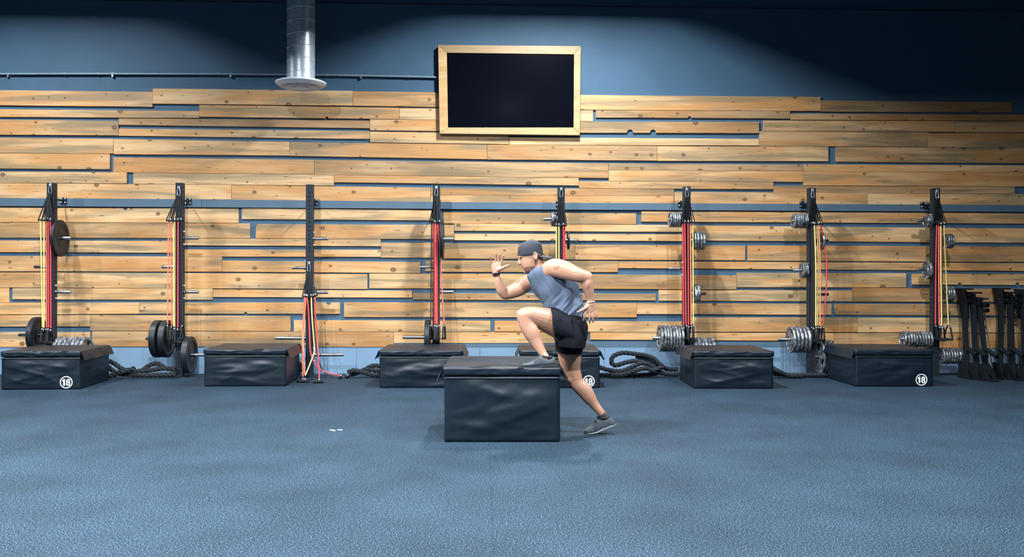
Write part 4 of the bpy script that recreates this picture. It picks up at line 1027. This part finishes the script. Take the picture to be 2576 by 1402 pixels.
    def fabric(me, amp, freq, stretch, seed):
        k = len(me.vertices); co = np.empty(k * 3); no = np.empty(k * 3)
        me.vertices.foreach_get('co', co); me.vertices.foreach_get('normal', no); co = co.reshape(-1, 3); no = no.reshape(-1, 3)
        for i in range(k):
            c = co[i]; q = Vector((c[0] * stretch[0], c[1] * stretch[1], c[2] * stretch[2])) * freq + Vector((seed, seed * 2, 0))
            co[i] += no[i] * (amp * (noise.noise(q) + 0.5 * noise.noise(q * 2.3)))
        me.vertices.foreach_set('co', co.ravel()); me.update(); return me
    # tank top
    m1 = MB()
    pairs(m1, [(490, 506, 742, 574, .168, DC), (478, 482, 748, 524, .168, DC), (455, 442, 736, 456, .17, DC), (424, 396, 722, 391, .176, DC), (397, 345, 702, 320, .182, DC), (380, 300, 658, 246, .183, DC), (398, 272, 590, 205, .160, DC), (428, 262, 535, 196, .115, DC)], Zp, power=2.3)
    me = remesh(m1, 0.006, 3, 'tank_top')
    k = len(me.vertices); co = np.empty(k * 3); no = np.empty(k * 3)
    me.vertices.foreach_get('co', co); me.vertices.foreach_get('normal', no); co = co.reshape(-1, 3); no = no.reshape(-1, 3)
    A0 = Zp(655, 560, DC); ax = (Zp(480, 230, DC) - A0); LL = ax.length; ax.normalize(); pr = RGT - ax * RGT.dot(ax); pr.normalize()
    for i in range(k):
        c = Vector(co[i]) - A0; a = c.dot(ax); p = c.dot(pr); d = c.dot(DEP); h = a / LL
        up = min(max((h - 0.35) * 3, 0), 1); lo = min(max((0.5 - h) * 3.5, 0), 1)
        f = up * (0.008 * noise.noise(Vector((p * 17 + d * 9 + 2, a * 3.0 - p * 3, d * 5))) + 0.004 * noise.noise(Vector((p * 34 + 7, a * 5, d * 16))))
        f += lo * (0.012 * noise.noise(Vector((a * 21 - p * 9, p * 4.0 + 3, d * 5))) + 0.005 * noise.noise(Vector((a * 42 - p * 14, p * 7, d * 9))))
        f += 0.006 * noise.noise(Vector((p * 8 - a * 8, a * 5, d * 6 + 11)))
        co[i] += no[i] * f * 1.8
    me.vertices.foreach_set('co', co.ravel()); me.update()
    place(me, 'tank_top', M['shirt'], body)
    # shorts
    m2 = MB()
    pairs(m2, [(500, 515, 745, 560, .162, DC), (522, 560, 772, 605, .186, DC), (540, 630, 776, 660, .20, DC), (556, 705, 766, 720, .20, DC), (566, 752, 752, 768, .19, DC)], Zp, power=2.5)
    pairs(m2, [(660, 545, 690, 745, .125, DN), (600, 508, 625, 722, .128, 7.52), (560, 500, 588, 712, .126, 7.50), (532, 500, 556, 696, .122, 7.48)], Zp, power=2.4)
    pairs(m2, [(552, 650, 772, 670, .118, DF), (560, 720, 754, 735, .120, DF), (568, 792, 736, 808, .116, DF)], Zp, power=2.3)
    place(fabric(remesh(m2, 0.006, 3, 'shorts'), 0.007, 8, (1, 1, 0.8), 9), 'shorts', M['shorts'], body)
    # cap: crown, brim at the back, button
    m3 = MB(); rings = []
    for y, xf, xb, hw in smooth_list([(396, 606, 1078, .084), (372, 604, 1080, .087), (310, 610, 1070, .088), (245, 620, 1060, .086), (195, 655, 1048, .079), (152, 705, 1015, .067), (122, 768, 968, .05), (104, 815, 925, .03), (97, 845, 895, .012)], 3):
        a = Cp(xf, y, DH); c = Cp(xb, y - (y - 97) * 0.07, DH); mid = (a + c) / 2
        rings.append([mid + (a - mid) * math.cos(2 * math.pi * k / 32) + DEP * hw * math.sin(2 * math.pi * k / 32) for k in range(32)])
    m3.ring_loft(rings)
    cap = place(m3.mesh('cap'), 'cap', M['cap'], body)
    m4 = MB(); L0 = Cp(985, 372, DH); rows = []
    for th in (0, -0.004):
        for i in range(9):
            u = i / 8
            for j in range(13):
                v = j / 6 - 1; wd = .078 * math.sqrt(max(0.0, 1 - (u * 0.93) ** 3))
                ext = (Cp(1228, 410, DH) - L0) * u
                rows.append(L0 + ext + RGT * (.012 * (v * v) * (u - 1)) + DEP * v * wd - UP * (.016 * v * v) + UP * th)
    fs = []
    for i in range(8):
        for j in range(12):
            a = i * 13 + j; fs += [(a, a + 1, a + 14, a + 13), (117 + a, 117 + a + 13, 117 + a + 14, 117 + a + 1)]
    for i in range(8): fs += [(i * 13, i * 13 + 13, 117 + i * 13 + 13, 117 + i * 13), (i * 13 + 12, 117 + i * 13 + 12, 117 + i * 13 + 25, i * 13 + 25)]
    for j in range(12): fs += [(104 + j, 105 + j, 222 + j, 221 + j), (j, 117 + j, 118 + j, j + 1)]
    m4.add(rows, fs); place(m4.mesh('brim'), 'brim', M['cap'], cap)
    m5 = MB(); ball(m5, Cp(868, 97, DH), .009, .009, .005, 10); place(m5.mesh('button'), 'button', M['cap'], cap)
    m5 = MB(); pts = [Cp(612 + 34 * abs(math.sin(t)) * 0.6, 330 - 0 * t, DH) + DEP * .05 * math.sin(t) - RGT * .002 for t in [math.pi * (k / 8 - 0.5) for k in range(9)]]
    m5.ribbon([q + RGT * .004 for q in pts], .012, .003, UP); place(m5.mesh('cap_strap'), 'cap_strap', M['watch'], cap)
    # hair under the cap behind the ear
    m5 = MB(); 
    for s in (-1, 1): limb(m5, [(Cp(985, 385, DH) + DEP * s * .066, .018, .012), (Cp(1015, 420, DH) + DEP * s * .055, .020, .015), (Cp(1035, 440, DH) + DEP * s * .02, .018, .02)], 12)
    place(remesh(m5, .004, 2, 'hair'), 'hair', M['hair'], body)
    # eyes
    for s in (-1, 1):
        m5 = MB(); ball(m5, Cp(676, 446, DH) + DEP * s * .037, .009, .009, .0055, 12); place(m5.mesh('eye'), 'eye', M['eye'], body)
    # watch and bracelet
    def bandring(c, ax, ra, rb, w, th, n=28):
        t = ax.normalized(); v = (DEP - t * DEP.dot(t)).normalized(); u = v.cross(t); mbx = MB(); rings = []
        for k in range(n):
            a = 2 * math.pi * k / n; d = u * math.cos(a) * ra + v * math.sin(a) * rb; o = d.normalized()
            rings.append([c + d + t * w, c + d + o * th + t * w, c + d + o * th - t * w, c + d - t * w])
        return mbx.ring_loft(rings, closed=True)
    wc = Cp(209, 742, 7.75); wx = Cp(235, 850, 7.75) - Cp(208, 715, 7.75)
    w = place(bandring(wc, wx, rc(62, 7.75), .027, .011, .004).mesh('watch'), 'watch', M['watch'], body)
    m5 = MB(); m5.box(wc - DEP * .030 - RGT * .004, (.03, .008, .028), (RGT, DEP, UP)); place(m5.mesh('watch_face', smooth=False), 'watch_face', M['watch'], w)
    place(bandring(Zp(795, 466, 7.42), Zp(796, 490, 7.42) - Zp(791, 440, 7.42), rz(25, 7.42), .026, .004, .003).mesh('bracelet'), 'bracelet', M['bracelet'], body)
    # shoes
    def shoe(st, cv, d, solemat, frac, laces, coll):
        m6 = MB(); pairs(m6, [(xt, yt, xb, yb, hw, d) for xt, yt, xb, yb, hw in st], cv, power=2.6, sub=4)
        so = place(remesh(m6, .004, 3, 'shoe'), 'shoe', M['shoe'], body)
        m6 = MB(); pairs(m6, [(xb + (xt - xb) * frac, yb + (yt - yb) * frac, xb, yb, hw * 1.05, d) for xt, yt, xb, yb, hw in st], cv, power=5, sub=4)
        place(m6.mesh('sole'), 'sole', solemat, so)
        for x0, y0, x1, y1, off in laces:
            m7 = MB(); m7.tube([cv(x0, y0, d) - DEP * off * 0.3 + UP * 0.003, cv((x0 + x1) / 2, (y0 + y1) / 2, d) - DEP * off * 0.85 + UP * 0.004, cv(x1, y1, d) - DEP * off], .0035, 6)
            place(m7.mesh('lace'), 'lace', M['lace'], so)
        m7 = MB(); a, c2, h = coll; c0 = cv(*a, d); c1 = cv(*c2, d); pts = []
        for k in range(20):
            t = 2 * math.pi * k / 20; pts.append((c0 + c1) / 2 + (c0 - c1) / 2 * math.cos(t) + DEP * h * math.sin(t) - UP * .006 * abs(math.sin(t)))
        m7.tube(pts, .008, 8, closed=True); place(m7.mesh('collar'), 'collar', M['lace'], so)
        return so
    A3 = lambda x, y, d: PD(1290 + x / 15.58, 858 + y / 15.58, d)
    shoe([(1660, 720, 1665, 920, .018), (1605, 610, 1610, 940, .032), (1450, 690, 1455, 955, .037), (1300, 650, 1310, 975, .039), (1130, 560, 1150, 1000, .040), (1000, 610, 1010, 1012, .042), (850, 730, 850, 1015, .046), (700, 825, 700, 1008, .048), (550, 870, 540, 985, .045), (430, 892, 420, 962, .036), (350, 905, 350, 940, .016)],
         A3, 7.35, M['darksole'], 0.10, [(1010, 600, 1060, 690, .040), (940, 650, 990, 730, .041), (880, 700, 930, 775, .043), (820, 750, 870, 810, .045), (1000, 560, 930, 640, .015)], ((1110, 560), (1560, 620), .036))
    A4 = lambda x, y, d: PD(1440 + x / 15.58, 1020 + y / 15.58, d)
    shoe([(1655, 640, 1695, 750, .016), (1560, 540, 1610, 800, .030), (1420, 450, 1460, 860, .036), (1220, 490, 1290, 930, .038), (1010, 490, 1130, 1005, .04), (860, 630, 970, 1072, .043), (740, 770, 810, 1096, .046), (620, 865, 680, 1098, .047), (520, 935, 560, 1092, .042), (455, 990, 480, 1065, .02)],
         A4, 7.70, M['shoesole'], 0.16, [(880, 590, 960, 690, .040), (830, 680, 920, 780, .042), (800, 760, 880, 860, .044), (840, 800, 930, 950, .046)], ((985, 470), (1430, 450), .036))
    m8 = MB(); limb(m8, [(Zp(866, 1200, 7.70), rz(28, 7.7), .036), (Zp(880, 1222, 7.70), rz(30, 7.7), .036)], 16, ends=False); place(m8.mesh('sock'), 'sock', M['sock'], body)
    m8 = MB(); limb(m8, [(Zp(504, 842, 7.35), rz(27, 7.35), .036), (Zp(510, 862, 7.35), rz(30, 7.35), .036)], 16, ends=False); place(m8.mesh('sock'), 'sock', M['sock'], body)
person()
